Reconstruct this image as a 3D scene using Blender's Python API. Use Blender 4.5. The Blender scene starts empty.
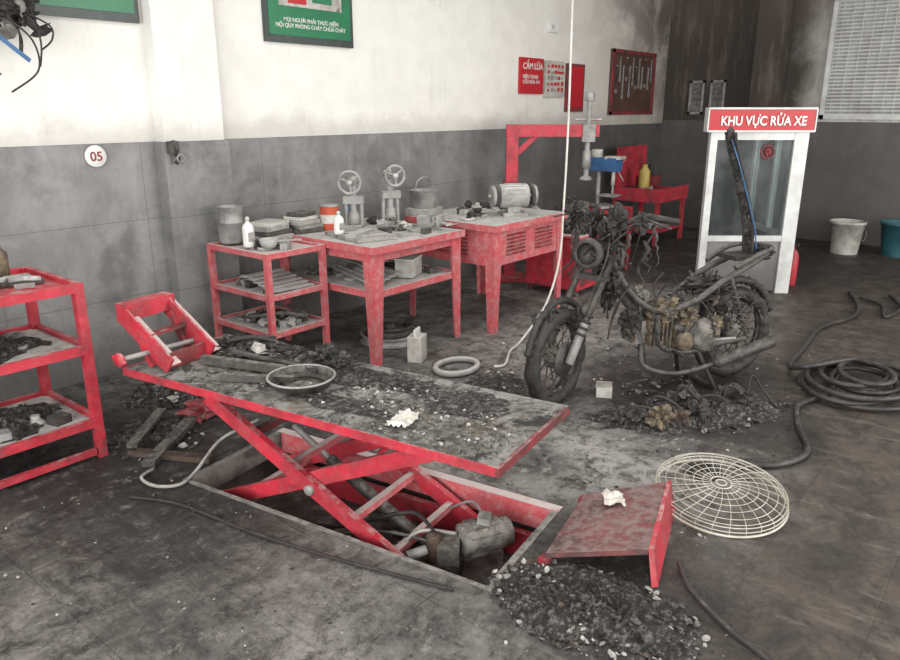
import bpy, math, random
from mathutils import Vector, Matrix, noise as mnoise
random.seed(7)
scn=bpy.context.scene
COL=scn.collection
try:
    scn.view_settings.view_transform='Standard'
except Exception: pass
# ------------------------------------------------------------ shader helpers
class S:
    def __init__(s,name):
        s.mat=bpy.data.materials.new(name); s.mat.use_nodes=True
        s.t=s.mat.node_tree; s.n=s.t.nodes; s.l=s.t.links
        s.b=s.n['Principled BSDF']; s.out=s.n['Material Output']
    def new(s,ty): return s.n.new(ty)
    def setin(s,sock,v):
        if isinstance(v,bpy.types.NodeSocket): s.l.new(v,sock)
        else:
            if isinstance(v,(tuple,list)) and len(v)==3 and sock.type=='RGBA': v=(*v,1)
            sock.default_value=v
    def obj(s): return s.new('ShaderNodeTexCoord').outputs['Object']
    def geo(s): return s.new('ShaderNodeNewGeometry')
    def noise(s,vec,scale,detail=4,rough=.6,dist=0):
        n=s.new('ShaderNodeTexNoise'); s.l.new(vec,n.inputs['Vector'])
        n.inputs['Scale'].default_value=scale; n.inputs['Detail'].default_value=detail
        n.inputs['Roughness'].default_value=rough; n.inputs['Distortion'].default_value=dist
        return n.outputs['Fac']
    def stretch(s,vec,sc,rz=0):
        n=s.new('ShaderNodeMapping'); n.inputs['Scale'].default_value=sc; n.inputs['Rotation'].default_value=(0,0,rz); s.l.new(vec,n.inputs[0]); return n.outputs[0]
    def mr(s,v,a,b,c=0,d=1,smooth=True):
        n=s.new('ShaderNodeMapRange'); s.setin(n.inputs[0],v)
        if smooth: n.interpolation_type='SMOOTHSTEP'
        for i,x in zip((1,2,3,4),(a,b,c,d)): n.inputs[i].default_value=x
        return n.outputs[0]
    def math(s,op,a,b=0.0):
        n=s.new('ShaderNodeMath'); n.operation=op; s.setin(n.inputs[0],a); s.setin(n.inputs[1],b)
        return n.outputs[0]
    def mix(s,f,a,b,bt='MIX'):
        n=s.new('ShaderNodeMix'); n.data_type='RGBA'; n.blend_type=bt
        s.setin(n.inputs[0],f); s.setin(n.inputs[6],a); s.setin(n.inputs[7],b); return n.outputs[2]
    def sep(s,v):
        n=s.new('ShaderNodeSeparateXYZ'); s.l.new(v,n.inputs[0]); return n.outputs
    def bump(s,h,st=.3,dist=.01):
        n=s.new('ShaderNodeBump'); s.l.new(h,n.inputs['Height']); n.inputs['Strength'].default_value=st; n.inputs['Distance'].default_value=dist
        s.l.new(n.outputs[0],s.b.inputs['Normal'])
    def fin(s,col,rough=.7,metal=0):
        s.setin(s.b.inputs['Base Color'],col); s.setin(s.b.inputs['Roughness'],rough); s.setin(s.b.inputs['Metallic'],metal)
        return s.mat
def surf(name,c1,c2,scale=6,rough=.7,metal=0,ash=0.0,ashc=(.33,.31,.29),bump=.2,soot=0.0,sootc=(.02,.018,.016),lo=.35,hi=.65):
    s=S(name); p=s.obj(); g=s.geo()
    n1=s.noise(p,scale,6); col=s.mix(s.mr(n1,lo,hi),c1,c2)
    if soot>0:
        n3=s.noise(p,scale*.7,7,.7,.6); col=s.mix(s.mr(n3,.66-soot*.35,.80-soot*.3,0,.85),col,sootc)
    if ash>0:
        nz=s.sep(g.outputs['Normal'])[2]; n2=s.noise(p,scale*2.2,7,.75)
        up=s.mr(nz,.2,.9); k=s.math('MULTIPLY',up,s.mr(n2,.58-ash*.4,.8-ash*.35))
        k2=s.mr(s.noise(p,scale*2.4,8,.8),.42,.78,ash*.12,ash*.75)
        k=s.math('MAXIMUM',k,k2)
        col=s.mix(k,col,ashc)
        metal=metal*.6
        rough=s.math('ADD',s.math('MULTIPLY',k,.3),min(rough,.7))
    s.bump(s.noise(p,scale*6,4),bump,.006)
    return s.fin(col,rough,metal)
M={}
M['red']=surf('red_paint',(.46,.007,.028),(.28,.008,.020),7,.5,0,.38,(.36,.25,.24),.1,.30)
M['redash']=surf('red_paint_ashy',(.46,.018,.035),(.38,.045,.055),8,.65,0,.85,(.50,.43,.41),.2,.22)
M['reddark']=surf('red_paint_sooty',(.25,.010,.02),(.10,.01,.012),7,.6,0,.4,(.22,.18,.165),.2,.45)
M['sign']=surf('sign_red',(.42,.010,.020),(.37,.014,.020),4,.45,0,0)
M['white']=surf('white_plastic',(.66,.66,.63),(.56,.56,.53),5,.5,0,0)
M['dirtywhite']=surf('dirty_white',(.48,.47,.43),(.31,.29,.26),9,.7,0,.3,(.42,.40,.37),.2,.25)
M['alu']=surf('aluminium_frame',(.56,.57,.56),(.42,.42,.41),6,.4,.2,.2,(.4,.38,.36),.05)
M['green']=surf('green_board',(.02,.17,.075),(.015,.13,.06),3,.35,0,0,bump=.02)
M['darkgreen']=surf('board_frame',(.03,.05,.045),(.02,.03,.03),5,.4,0,.2)
M['char']=surf('charred_black',(.008,.0075,.007),(.024,.021,.019),18,.6,0,.28,(.09,.08,.07),.9)
M['charmetal']=surf('charred_metal',(.018,.016,.015),(.06,.053,.047),16,.5,.25,.35,(.18,.165,.15),.6)
M['charash']=surf('charred_ash',(.022,.020,.018),(.065,.058,.05),18,.85,0,.5,(.19,.175,.16),.9)
M['rust']=surf('burnt_rust',(.060,.036,.022),(.03,.022,.018),16,.75,.2,.35,(.17,.14,.12),.5)
M['gold']=surf('ochre_burnt_engine',(.18,.13,.07),(.04,.034,.027),20,.75,.1,.4,(.25,.22,.18),.8,.4)
M['ash']=surf('ash_grey',(.26,.245,.225),(.13,.12,.11),12,.9,0,.5,(.42,.40,.38),.6)
M['steel']=surf('dirty_steel',(.30,.30,.29),(.14,.13,.125),9,.5,.3,.45,(.38,.36,.335),.2,.15)
M['steelash']=surf('ash_covered_steel',(.28,.28,.275),(.17,.16,.15),9,.65,.1,.7,(.46,.445,.42),.3,.22,(.05,.045,.04))
M['edge']=surf('grimy_pit_edge',(.20,.185,.17),(.08,.07,.062),9,.75,.1,.5,(.28,.265,.245),.4,.5,(.025,.022,.02))
M['chrome']=surf('bright_steel',(.48,.47,.45),(.25,.235,.22),9,.4,.5,.3,soot=.15)
M['burntalu']=surf('burnt_aluminium',(.17,.16,.145),(.05,.045,.04),18,.6,.25,.4,(.28,.255,.225),.7,.4)
M['rubber']=surf('hose_rubber',(.013,.012,.012),(.03,.027,.025),10,.5,0,.25,(.12,.1,.09),.2)
M['wire']=surf('fan_wire',(.54,.51,.45),(.36,.33,.27),10,.5,.2,0)
M['cable']=surf('white_cable',(.60,.58,.54),(.45,.43,.4),6,.6,0,0)
M['blue']=surf('blue_paint',(.02,.11,.27),(.015,.07,.18),6,.45,0,.25)
M['teal']=surf('teal_plastic',(.02,.10,.125),(.015,.07,.085),6,.5,0,.1)
M['yellow']=surf('yellow_plastic',(.45,.36,.09),(.35,.27,.06),6,.5,0,.1)
M['orange']=surf('paint_can_label',(.45,.08,.03),(.38,.04,.02),6,.5,0,.2)
M['brown']=surf('brown_board',(.08,.035,.022),(.05,.022,.015),5,.6,0,.1)
M['paper']=surf('paper',(.58,.56,.51),(.42,.39,.34),12,.8,0,0)
M['platetop']=surf('ash_brick_plate',(.17,.036,.038),(.085,.032,.032),9,.75,0,.55,(.20,.14,.13),.4,.5)
s=S('dirty_glass'); tr=s.new('ShaderNodeBsdfTransparent'); tr.inputs[0].default_value=(.75,.8,.8,1)
mx=s.new('ShaderNodeMixShader'); s.l.new(s.mr(s.noise(s.obj(),4,5),.3,.8,.06,.30),mx.inputs[0]); s.l.new(tr.outputs[0],mx.inputs[1]); s.l.new(s.b.outputs[0],mx.inputs[2]); s.l.new(mx.outputs[0],s.out.inputs[0])
M['glass']=s.fin((.18,.19,.19),.15)
# lift deck
s=S('burnt_lift_deck'); p=s.obj()
n=s.noise(p,5,9,.75,.5); c=s.mix(s.mr(n,.4,.6),(.018,.018,.015),(.085,.078,.063))
c=s.mix(s.mr(s.noise(p,26,9,.85),.45,.57,0,.9),c,(.27,.26,.235))
c=s.mix(s.mr(s.noise(p,3.4,9,.8,.8),.46,.55,0,.8),c,(.36,.35,.33))
c=s.mix(s.mr(s.noise(p,4.3,7,.7),.57,.63,0,.6),c,(.13,.085,.032))
c=s.mix(s.mr(s.noise(p,7,9,.84,.5),.51,.58,0,.92),c,(.012,.012,.011))
s.bump(s.noise(p,45,8,.85),1,.02); M['deck']=s.fin(c,s.mr(s.noise(p,7),.3,.7,.35,.9))
s=S('burnt_ash_heap'); p=s.obj()
c=s.mix(s.mr(s.noise(p,16,9,.8),.42,.62),(.007,.0065,.006),(.045,.04,.036)); c=s.mix(s.mr(s.noise(p,40,8,.82),.48,.60,0,.85),c,(.27,.26,.24)); c=s.mix(s.mr(s.noise(p,9,8,.82),.50,.60,0,.7),c,(.010,.009,.008))
s.bump(s.noise(p,50,8,.85),1,.03); M['heap']=s.fin(c,s.mr(s.noise(p,9),.3,.7,.35,.9))
# floor
s=S('sooty_tiled_floor'); p=s.geo().outputs['Position']; sx=s.sep(p)
big=s.noise(p,.9,6,.6,.4); med=s.noise(p,4.5,9,.75,.8); fine=s.noise(p,34,9,.85); mid2=s.noise(p,11,9,.8,.9)
c=s.mix(s.mr(med,.36,.64),(.040,.037,.033),(.195,.185,.172))
c=s.mix(s.mr(big,.42,.6,0,.45),c,(.072,.066,.059))
c=s.mix(s.mr(mid2,.48,.60,0,.6),c,(.25,.24,.225)); c=s.mix(s.mr(s.noise(p,8,9,.82,.7),.51,.61,0,.85),c,(.026,.022,.019))
sw=s.noise(s.stretch(p,(2.2,9,1),.5),1.0,9,.78,.6); c=s.mix(s.mr(sw,.48,.64,0,.5),c,(.29,.275,.257))
sw=s.noise(s.stretch(p,(10,2.0,1),.2),1.0,9,.78,.6); c=s.mix(s.mr(sw,.50,.62,0,.65),c,(.032,.028,.025))
c=s.mix(.75,c,s.mix(s.mr(fine,.36,.62),(.38,.36,.34),(1.15,1.13,1.1)),'MULTIPLY')
def spot(x,y,r0,r1,amt=1,nsc=3.0,na=.5):
    v=s.new('ShaderNodeVectorMath'); v.operation='DISTANCE'; s.l.new(p,v.inputs[0]); v.inputs[1].default_value=(x,y,0)
    d=s.math('ADD',v.outputs['Value'],s.mr(s.noise(p,nsc,7,.75),0,1,-na,na,False))
    return s.mr(d,r0,r1,amt,0)
br=s.mr(s.math('ADD',s.math('ADD',sx[1],s.math('MULTIPLY',sx[0],-.22)),s.mr(big,0,1,-.6,.6,False)),-2.9,-3.9,0,.9)
bc_=s.mix(s.mr(s.noise(p,6,9,.8,.6),.38,.62),(.020,.015,.012),(.082,.062,.048)); bc_=s.mix(s.mr(s.noise(s.stretch(p,(8,2.2,1),.9),1.3,9,.78,.6),.53,.65,0,.6),bc_,(.18,.155,.13))
c=s.mix(br,c,bc_)
for (x,y,r0,r1,a) in [(2.9,-1.6,.2,1.4,.9),(4.3,-1.2,.1,1.1,.7),(3.0,-2.5,.1,.9,.85),(5.5,-1.4,.1,1.3,.45),(1.2,-2.6,.1,1.2,.5)]:
    k=s.math('MULTIPLY',spot(x,y,r0,r1,a),s.mr(s.noise(p,9,9,.82,.5),.40,.58)); c=s.mix(k,c,(.38,.365,.345))
for (x,y,r0,r1,a) in [(1.90,-2.87,.12,.52,1),(3.7,-2.5,.2,.85,.95),(2.6,-.9,.2,1.0,.85),(4.2,-2.2,.2,.9,.9),(3.3,-1.7,.1,.6,.85),(1.3,-.3,.3,1.2,.9),(8.6,-1,.5,2.6,.85),(1.35,-1.2,.1,.8,.8),(2.35,-2.75,.1,.5,.7),(2.7,-2.1,.05,.4,.7),(3.4,-1.3,.02,.4,.7),(1.0,-1.9,.02,.5,.6),(1.5,-2.5,.02,.35,.6)]:
    k=s.math('MULTIPLY',spot(x,y,r0,r1,a),s.mr(s.noise(p,12,9,.8),.36,.50)); c=s.mix(k,c,(.010,.009,.008))
bk=s.new('ShaderNodeTexBrick'); s.l.new(s.stretch(p,(1,1,1)),bk.inputs[0])
bk.offset=0; bk.inputs['Scale'].default_value=1; bk.inputs['Brick Width'].default_value=.4; bk.inputs['Row Height'].default_value=.4; bk.inputs['Mortar Size'].default_value=.004; bk.inputs['Mortar Smooth'].default_value=.4
c=s.mix(s.math('MULTIPLY',bk.outputs['Fac'],s.mr(s.noise(p,2.3,6,.7),.42,.62,.0,.6)),c,(.03,.027,.024))
hh=s.math('ADD',s.math('MULTIPLY',fine,.8),s.math('MULTIPLY',mid2,.9)); hh=s.math('SUBTRACT',hh,s.math('MULTIPLY',bk.outputs['Fac'],.2))
s.bump(hh,.8,.016); M['floor']=s.fin(c,s.mr(s.noise(p,1.7,6,.7),.35,.65,.32,.85))
# walls
def wallmat(name,sootaxis):
    s=S(name); p=s.geo().outputs['Position']; q=s.sep(p); n=s.noise(p,1.3,7,.65,.6)
    c=s.mix(s.mr(s.noise(p,5,6),.35,.7),(.72,.71,.67),(.66,.65,.61))
    if sootaxis=='A':
        k=s.mr(s.math('ADD',q[0],s.mr(n,0,1,-1.6,1.6,False)),5.4,10.4,0,.62); c=s.mix(k,c,(.27,.22,.18))
        k=s.math('MULTIPLY',s.mr(s.math('ADD',q[0],s.math('MULTIPLY',q[2],.9)),9.8,12.5,0,.85),s.mr(n,.32,.58)); c=s.mix(k,c,(.05,.038,.032))
        c=s.mix(s.mr(s.noise(s.stretch(p,(6,6,.7)),1.2,6,.75),.58,.74,0,.28),c,(.36,.32,.285))
        c=s.mix(s.mr(s.noise(p,1.8,7,.7,1.0),.58,.72,0,.28),c,(.38,.34,.30))
        c=s.mix(s.mr(s.math('ADD',q[2],s.mr(s.noise(p,3,6,.7),0,1,-.2,.2,False)),1.60,1.40,0,.4),c,(.27,.24,.215))
    else:
        k=s.mr(s.math('ADD',q[1],s.mr(n,0,1,-.35,.35,False)),-1.6,-1.0,.08,1); c=s.mix(k,c,(.040,.032,.026))
        k=s.mr(q[2],2.1,3.0,0,.6); c=s.mix(k,c,(.08,.066,.055)); c=s.mix(s.mr(s.noise(s.stretch(p,(5,5,.8)),1.5,6,.7),.48,.68,0,.55),c,(.16,.13,.105))
    s.bump(s.noise(p,60,3),.1,.004); return s.fin(c,.8)
M['wallA']=wallmat('sooty_white_plaster','A'); M['wallB']=wallmat('sooty_back_plaster','B')
s=S('grey_wall_tile'); p=s.geo().outputs['Position']; q=s.sep(p)
cb=s.new('ShaderNodeCombineXYZ'); s.l.new(s.math('SUBTRACT',q[0],q[1]),cb.inputs[0]); s.l.new(q[2],cb.inputs[1])
bk=s.new('ShaderNodeTexBrick'); s.l.new(cb.outputs[0],bk.inputs[0]); bk.offset=0; bk.inputs['Scale'].default_value=1; bk.inputs['Brick Width'].default_value=.9; bk.inputs['Row Height'].default_value=.467; bk.inputs['Mortar Size'].default_value=.003
c=s.mix(s.mr(s.noise(p,3,8,.7,.6),.35,.65),(.150,.150,.150),(.220,.217,.213))
c=s.mix(s.mr(s.noise(p,1.6,8,.72,.4),.48,.68,0,.7),c,(.08,.075,.071)); c=s.mix(s.mr(s.noise(s.stretch(p,(6,6,.8)),1.4,7,.75),.52,.7,0,.4),c,(.28,.27,.26))
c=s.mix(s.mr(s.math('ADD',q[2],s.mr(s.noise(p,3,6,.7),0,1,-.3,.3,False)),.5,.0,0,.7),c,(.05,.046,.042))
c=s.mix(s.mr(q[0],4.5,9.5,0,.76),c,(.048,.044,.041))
c=s.mix(s.math('MULTIPLY',bk.outputs['Fac'],.6),c,(.07,.07,.07))
s.bump(s.noise(p,25,4),.15,.005); M['tile']=s.fin(c,s.mr(s.noise(p,4),.3,.7,.35,.6))
M['ceil']=surf('ceiling_paint',(.5,.49,.47),(.4,.38,.36),1,.9)
M['pit']=surf('pit_grime',(.02,.018,.016),(.065,.055,.048),9,.8,0,.4,(.15,.135,.12),.6)

# ------------------------------------------------------------ mesh builder
def V(*a): return Vector(a[0]) if len(a)==1 else Vector(a)
class B:
    def __init__(s): s.v=[];s.f=[];s.mi=[];s.sm=[];s.mats=[]
    def mx(s,m):
        if m not in s.mats: s.mats.append(m)
        return s.mats.index(m)
    def add(s,vs,fs,mat,smooth=False):
        o=len(s.v); s.v+= [Vector(v) for v in vs]; k=s.mx(mat)
        for f in fs: s.f.append([i+o for i in f]); s.mi.append(k); s.sm.append(smooth)
    def box(s,c,size,mat,R=None):
        c=V(c); x,y,z=[d/2 for d in size]
        vs=[V(a*x,b*y,d*z) for d in(-1,1) for b in(-1,1) for a in(-1,1)]
        if R is not None:
            if not isinstance(R,Matrix): R=Matrix.Rotation(R,3,'Z')
            vs=[R@v for v in vs]
        s.add([c+v for v in vs],[(0,2,3,1),(4,5,7,6),(0,1,5,4),(2,6,7,3),(0,4,6,2),(1,3,7,5)],mat)
    def bb(s,x0,x1,y0,y1,z0,z1,mat): s.box(((x0+x1)/2,(y0+y1)/2,(z0+z1)/2),(x1-x0,y1-y0,z1-z0),mat)
    def beam(s,p1,p2,w,h,mat,up=(0,0,1)):
        p1=V(p1);p2=V(p2); d=(p2-p1); L=d.length; d.normalize(); up=V(up)
        if abs(d.dot(up))>.98: up=V(1,0,0)
        y=up.cross(d).normalized(); z=d.cross(y)
        s.box((p1+p2)/2,(L,w,h),mat,Matrix((d,y,z)).transposed())
    def tube(s,pts,r,mat,n=8,closed=False):
        pts=[V(p) for p in pts]; N=len(pts); rs=r if isinstance(r,(list,tuple)) else [r]*N
        vs=[];fs=[]; prev=None
        for i,p in enumerate(pts):
            if closed: d=pts[(i+1)%N]-pts[i-1]
            else: d=pts[min(i+1,N-1)]-pts[max(i-1,0)]
            if d.length<1e-9: d=V(0,0,1)
            d.normalize()
            if prev is None:
                a=V(0,0,1) if abs(d.z)<.9 else V(1,0,0); x=a.cross(d).normalized()
            else:
                x=(prev-d*prev.dot(d)); x=x.normalized() if x.length>1e-6 else V(1,0,0)
            prev=x; y=d.cross(x)
            for k in range(n):
                t=2*math.pi*k/n; vs.append(p+(x*math.cos(t)+y*math.sin(t))*rs[i])
        for i in range(N if closed else N-1):
            j=(i+1)%N
            for k in range(n): fs.append((i*n+k,i*n+(k+1)%n,j*n+(k+1)%n,j*n+k))
        if not closed: fs.append(tuple(range(n-1,-1,-1))); fs.append(tuple((N-1)*n+k for k in range(n)))
        s.add(vs,fs,mat,True)
    def lathe(s,prof,c,mat,axis=(0,0,1),n=24,cap=True):
        c=V(c); ax=V(axis).normalized(); a=V(0,0,1) if abs(ax.z)<.9 else V(1,0,0)
        x=a.cross(ax).normalized(); y=ax.cross(x); vs=[];fs=[]
        for (r,h) in prof:
            for k in range(n):
                t=2*math.pi*k/n; vs.append(c+ax*h+(x*math.cos(t)+y*math.sin(t))*r)
        for i in range(len(prof)-1):
            for k in range(n): fs.append((i*n+k,i*n+(k+1)%n,(i+1)*n+(k+1)%n,(i+1)*n+k))
        if cap:
            fs.append(tuple(range(n-1,-1,-1))); fs.append(tuple((len(prof)-1)*n+k for k in range(n)))
        s.add(vs,fs,mat,True)
    def cyl(s,p1,p2,r,mat,n=20,r2=None):
        p1=V(p1);p2=V(p2); L=(p2-p1).length; r2=r if r2 is None else r2
        s.lathe([(r*.94,0),(r,L*.02+.0005),(r2,L*.98-.0005),(r2*.94,L)],p1,mat,(p2-p1),n)
    def torus(s,c,R,r,mat,axis=(0,0,1),n=32,m=8,e=1.0):
        c=V(c); ax=V(axis).normalized(); a=V(0,0,1) if abs(ax.z)<.9 else V(1,0,0)
        x=a.cross(ax).normalized(); y=ax.cross(x)
        s.tube([c+(x*math.cos(2*math.pi*k/n)+y*math.sin(2*math.pi*k/n)*e)*R for k in range(n)],r,mat,m,True)
    def blob(s,c,rad,mat,amp=.35,seed=0,fr=2.2,n=22,m=15,R=None):
        c=V(c); vs=[];fs=[]
        for i in range(m+1):
            ph=math.pi*i/m
            for k in range(n):
                t=2*math.pi*k/n; d=V(math.sin(ph)*math.cos(t),math.sin(ph)*math.sin(t),math.cos(ph)); o=V(seed*3.7,seed*1.3,0)
                q=1+amp*(mnoise.noise(d*fr+o)+.5*mnoise.noise(d*fr*2.3+o)+.35*mnoise.noise(d*fr*5+o)); q=max(.5,min(1.5,q))
                e=V(d.x*rad[0],d.y*rad[1],d.z*rad[2])*q
                if R is not None: e=R@e
                vs.append(c+e)
        for i in range(m):
            for k in range(n): fs.append((i*n+k,(i+1)*n+k,(i+1)*n+(k+1)%n,i*n+(k+1)%n))
        s.add(vs,fs,mat,False)
    def heap(s,c,rx,ry,h,rot=0,seed=1,mat='heap',nr=30,nt=84):
        vs=[];fs=[]
        for i in range(nr+1):
            d=i/nr
            for k in range(nt):
                t=2*math.pi*k/nt; e=1+.35*mnoise.noise(V(math.cos(t)*1.6+seed,math.sin(t)*1.6,seed*.7))+.25*mnoise.noise(V(math.cos(t)*6+seed,math.sin(t)*6,seed))
                x=math.cos(t)*d*rx*e;y=math.sin(t)*d*ry*e
                X=x*math.cos(rot)-y*math.sin(rot); Y=x*math.sin(rot)+y*math.cos(rot)
                pq=V(x*9+seed*5,y*9,seed); z=h*(1-d**2)*(.35+.8*(mnoise.noise(pq)+.5)+.6*abs(mnoise.noise(pq*3.1))+.5*abs(mnoise.noise(pq*7)))
                z=max(z,0)+.001 if i<nr else -.002
                vs.append((c[0]+X,c[1]+Y,c[2]+z))
        for i in range(nr):
            for k in range(nt): fs.append((i*nt+k,(i+1)*nt+k,(i+1)*nt+(k+1)%nt,i*nt+(k+1)%nt))
        s.add(vs,fs,mat,False)
    def shard(s,c,sz,mat,flat=.3,rnd=random):
        R=Matrix.Rotation(rnd.uniform(0,6.28),3,'Z')@Matrix.Rotation(rnd.uniform(-.6,.6),3,'X')@Matrix.Rotation(rnd.uniform(-.6,.6),3,'Y')
        n=rnd.randint(5,7); vs=[]
        el=rnd.uniform(.6,1.5)
        for zz in(-1,1):
            for k in range(n):
                t=2*math.pi*k/n; rr=rnd.uniform(.6,1.05)
                vs.append(V(c)+R@V(math.cos(t)*rr*sz*el,math.sin(t)*rr*sz,zz*sz*flat*rnd.uniform(.4,1)))
        fs=[tuple(range(n-1,-1,-1)),tuple(range(n,2*n))]+[(k,(k+1)%n,n+(k+1)%n,n+k) for k in range(n)]
        s.add(vs,fs,mat)
    def drip(s,p,L,r0,mat,rnd,sway=.03):
        p=V(p); pts=[p+V(0,0,r0)]; rs=[r0*.6]; n=9; o=V(0,0,0)
        for i in range(n+1):
            o=o+V(rnd.uniform(-sway,sway)*.4,rnd.uniform(-sway,sway)*.4,0); pts.append(p+o-V(0,0,L*i/n)); rs.append(r0*(1-.75*i/n)*rnd.uniform(.6,1.35))
        s.tube(pts,rs,mat,7)
    def rubble(s,c,rx,ry,num,smin,smax,mats,h=.08,rot=0,seed=1):
        r=random.Random(seed)
        for i in range(num):
            a=r.uniform(0,6.28); d=math.sqrt(r.random())*.98; x=math.cos(a)*d*rx; y=math.sin(a)*d*ry
            sz=smin+(smax-smin)*r.random()**2.5; X=x*math.cos(rot)-y*math.sin(rot); Y=x*math.sin(rot)+y*math.cos(rot)
            z=c[2]+sz*.25+r.random()*h*(1-d)
            s.shard((c[0]+X,c[1]+Y,z),sz,r.choice(mats),r.uniform(.08,.3),r)
    def build(s,name,loc=None,clampz=None,bevel=0,parent=None):
        if clampz is not None:
            for v in s.v:
                if v.z<clampz: v.z=clampz+.0005
        if loc is None:
            xs=[v.x for v in s.v];ys=[v.y for v in s.v];zs=[v.z for v in s.v]
            loc=((min(xs)+max(xs))/2,(min(ys)+max(ys))/2,min(zs))
        loc=V(loc); me=bpy.data.meshes.new(name); me.from_pydata([v-loc for v in s.v],[],s.f)
        for m in s.mats: me.materials.append(M[m])
        me.polygons.foreach_set('material_index',s.mi); me.polygons.foreach_set('use_smooth',s.sm); me.update()
        o=bpy.data.objects.new(name,me); o.location=loc; COL.objects.link(o)
        if parent is not None: o.parent=parent; o.location=loc-parent.location
        if bevel:
            md=o.modifiers.new('bevel','BEVEL'); md.width=bevel; md.segments=2; md.limit_method='ANGLE'; md.angle_limit=math.radians(50)
        return o
def cat(pts,k=8):
    pts=[V(p) for p in pts]; out=[]
    for i in range(len(pts)-1):
        p0=pts[max(i-1,0)];p1=pts[i];p2=pts[i+1];p3=pts[min(i+2,len(pts)-1)]
        for j in range(k):
            t=j/k; out.append(.5*((2*p1)+(p2-p0)*t+(2*p0-5*p1+4*p2-p3)*t*t+(3*p1-p0-3*p2+p3)*t**3))
    out.append(pts[-1]); return out
def text(parent,body,loc,size,rz,mat,name='lettering',bold=0.0,ax='LEFT',shx=1):
    cu=bpy.data.curves.new(name,'FONT'); cu.body=body; cu.size=size; cu.extrude=.001; cu.offset=bold; cu.align_x=ax; cu.materials.append(M[mat])
    o=bpy.data.objects.new(name,cu); COL.objects.link(o); o.rotation_euler=(math.pi/2,0,rz); o.scale=(shx,1,1); o.parent=parent; o.location=V(loc)-parent.location
# ------------------------------------------------------------ lift frame (rotated to the room)
LO=V(1.755,-2.49,0); LS=V(-.149,.989,0).normalized(); LW=V(.989,.149,0).normalized()
def LP(a,w,z): return LO+LS*a+LW*w+V(0,0,z)
PA,PL,PW,PD=-.06,1.5,.65,.24
# ------------------------------------------------------------ room shell
WY=.6; XB=10.1; X0=-4.0; YR=-8.0; ZC=3.5
b=B(); ins=[LP(PA,0,0),LP(PA,PW,0),LP(PL,PW,0),LP(PL,0,0)]
outs=[V(X0,YR,0),V(XB,YR,0),V(XB,WY,0),V(X0,WY,0)]
b.add(outs+ins,[(0,1,5,4),(1,2,6,5),(2,3,7,6),(3,0,4,7)],'floor'); FLOOR=b.build('floor',(0,0,0))
b=B(); t=ins; d=[v-V(0,0,PD) for v in t]
b.add(t+d,[(4,5,6,7),(0,4,5,1),(1,5,6,2),(2,6,7,3),(3,7,4,0)],'pit'); b.build('floor_pit',(0,0,0))
b=B(); b.bb(X0,XB+.15,WY,WY+.15,0,ZC,'wallA')
b.bb(2.50,2.93,WY-.10,WY+.01,1.4,ZC,'wallA'); b.build('wall_left',(0,0,0))
b=B(); b.bb(X0,2.50,WY-.02,WY,0,1.4,'tile'); b.bb(2.48,2.95,WY-.12,WY,0,1.4,'tile'); b.bb(2.95,XB,WY-.02,WY,0,1.4,'tile'); b.build('trim_1',(0,0,0))
b=B(); b.bb(XB,XB+.15,YR,WY,0,ZC,'wallB'); b.bb(XB-.35,XB,-.98,-.66,0,ZC,'wallB'); b.build('wall_back',(0,0,0))
b=B(); b.bb(XB-.02,XB,YR,-.98,0,1.44,'tile'); b.bb(XB-.02,XB,-.66,WY-.02,0,1.44,'tile'); b.bb(XB-.37,XB,-1.0,-.64,0,1.44,'tile'); b.build('trim_2',(0,0,0))
b=B(); b.bb(X0,XB,YR-.15,YR,0,ZC,'wallB'); b.build('wall_right',(0,0,0))
b=B(); b.bb(X0,XB+.15,YR,WY+.15,ZC,ZC+.1,'ceil'); b.build('ceiling',(0,0,0))
b=B(); x=XB-.03; y0,y1,z0,z1=-2.75,-1.42,1.47,2.85
for (a,c_,e,g) in [(y0,y1,z0,z0+.05),(y0,y1,z1-.05,z1),(y0,y0+.05,z0,z1),(y1-.05,y1,z0,z1)]: b.bb(x-.03,x+.03,a,c_,e,g,'alu')
for i in range(30):
    z=z0+.06+i*(z1-z0-.12)/30; b.box((x,(y0+y1)/2,z+.02),(.035,y1-y0-.1,.006),'alu',Matrix.Rotation(.7,3,'Y'))
for i in range(1,12):
    yy=y0+i*(y1-y0)/12; b.bb(x-.02,x-.012,yy-.004,yy+.004,z0,z1,'alu')
b.bb(x+.02,x+.03,y0+.05,y1-.05,z0+.05,z1-.05,'white'); b.build('window_1')
# ------------------------------------------------------------ wall mounted things
def board(x0,x1,z0,z1,mf,mp,name,y=WY,fr=.03):
    b=B(); b.bb(x0,x1,y-.03,y-.001,z0,z1,mf); b.bb(x0+fr,x1-fr,y-.035,y-.028,z0+fr*1.6,z1-fr,mp); return b.build(name)
o=board(3.38,4.20,2.04,2.75,'darkgreen','green','green_notice_board')
text(o,"MỌI NGƯỜI PHẢI THỰC HIỆN\nNỘI QUY PHÒNG CHÁY CHỮA CHÁY",(3.79,WY-.037,2.18),.038,0,'white',bold=.0005,ax='CENTER')
b=B(); b.bb(3.5,4.08,WY-.04,WY-.034,2.28,2.7,'dirtywhite'); b.build('poster_panel',parent=o)
b=B(); b.bb(3.58,3.74,WY-.046,WY-.04,2.30,2.5,'sign'); b.bb(3.80,3.98,WY-.046,WY-.04,2.32,2.42,'green'); b.build('poster_print',parent=o)
o=board(1.75,2.47,2.08,2.75,'darkgreen','green','green_notice_board')
b=B(); b.bb(1.85,2.38,WY-.04,WY-.034,2.24,2.7,'dirtywhite'); b.build('poster_panel',parent=o)
o=board(6.50,6.93,1.74,2.09,'sign','sign','warning_sign')
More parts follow.
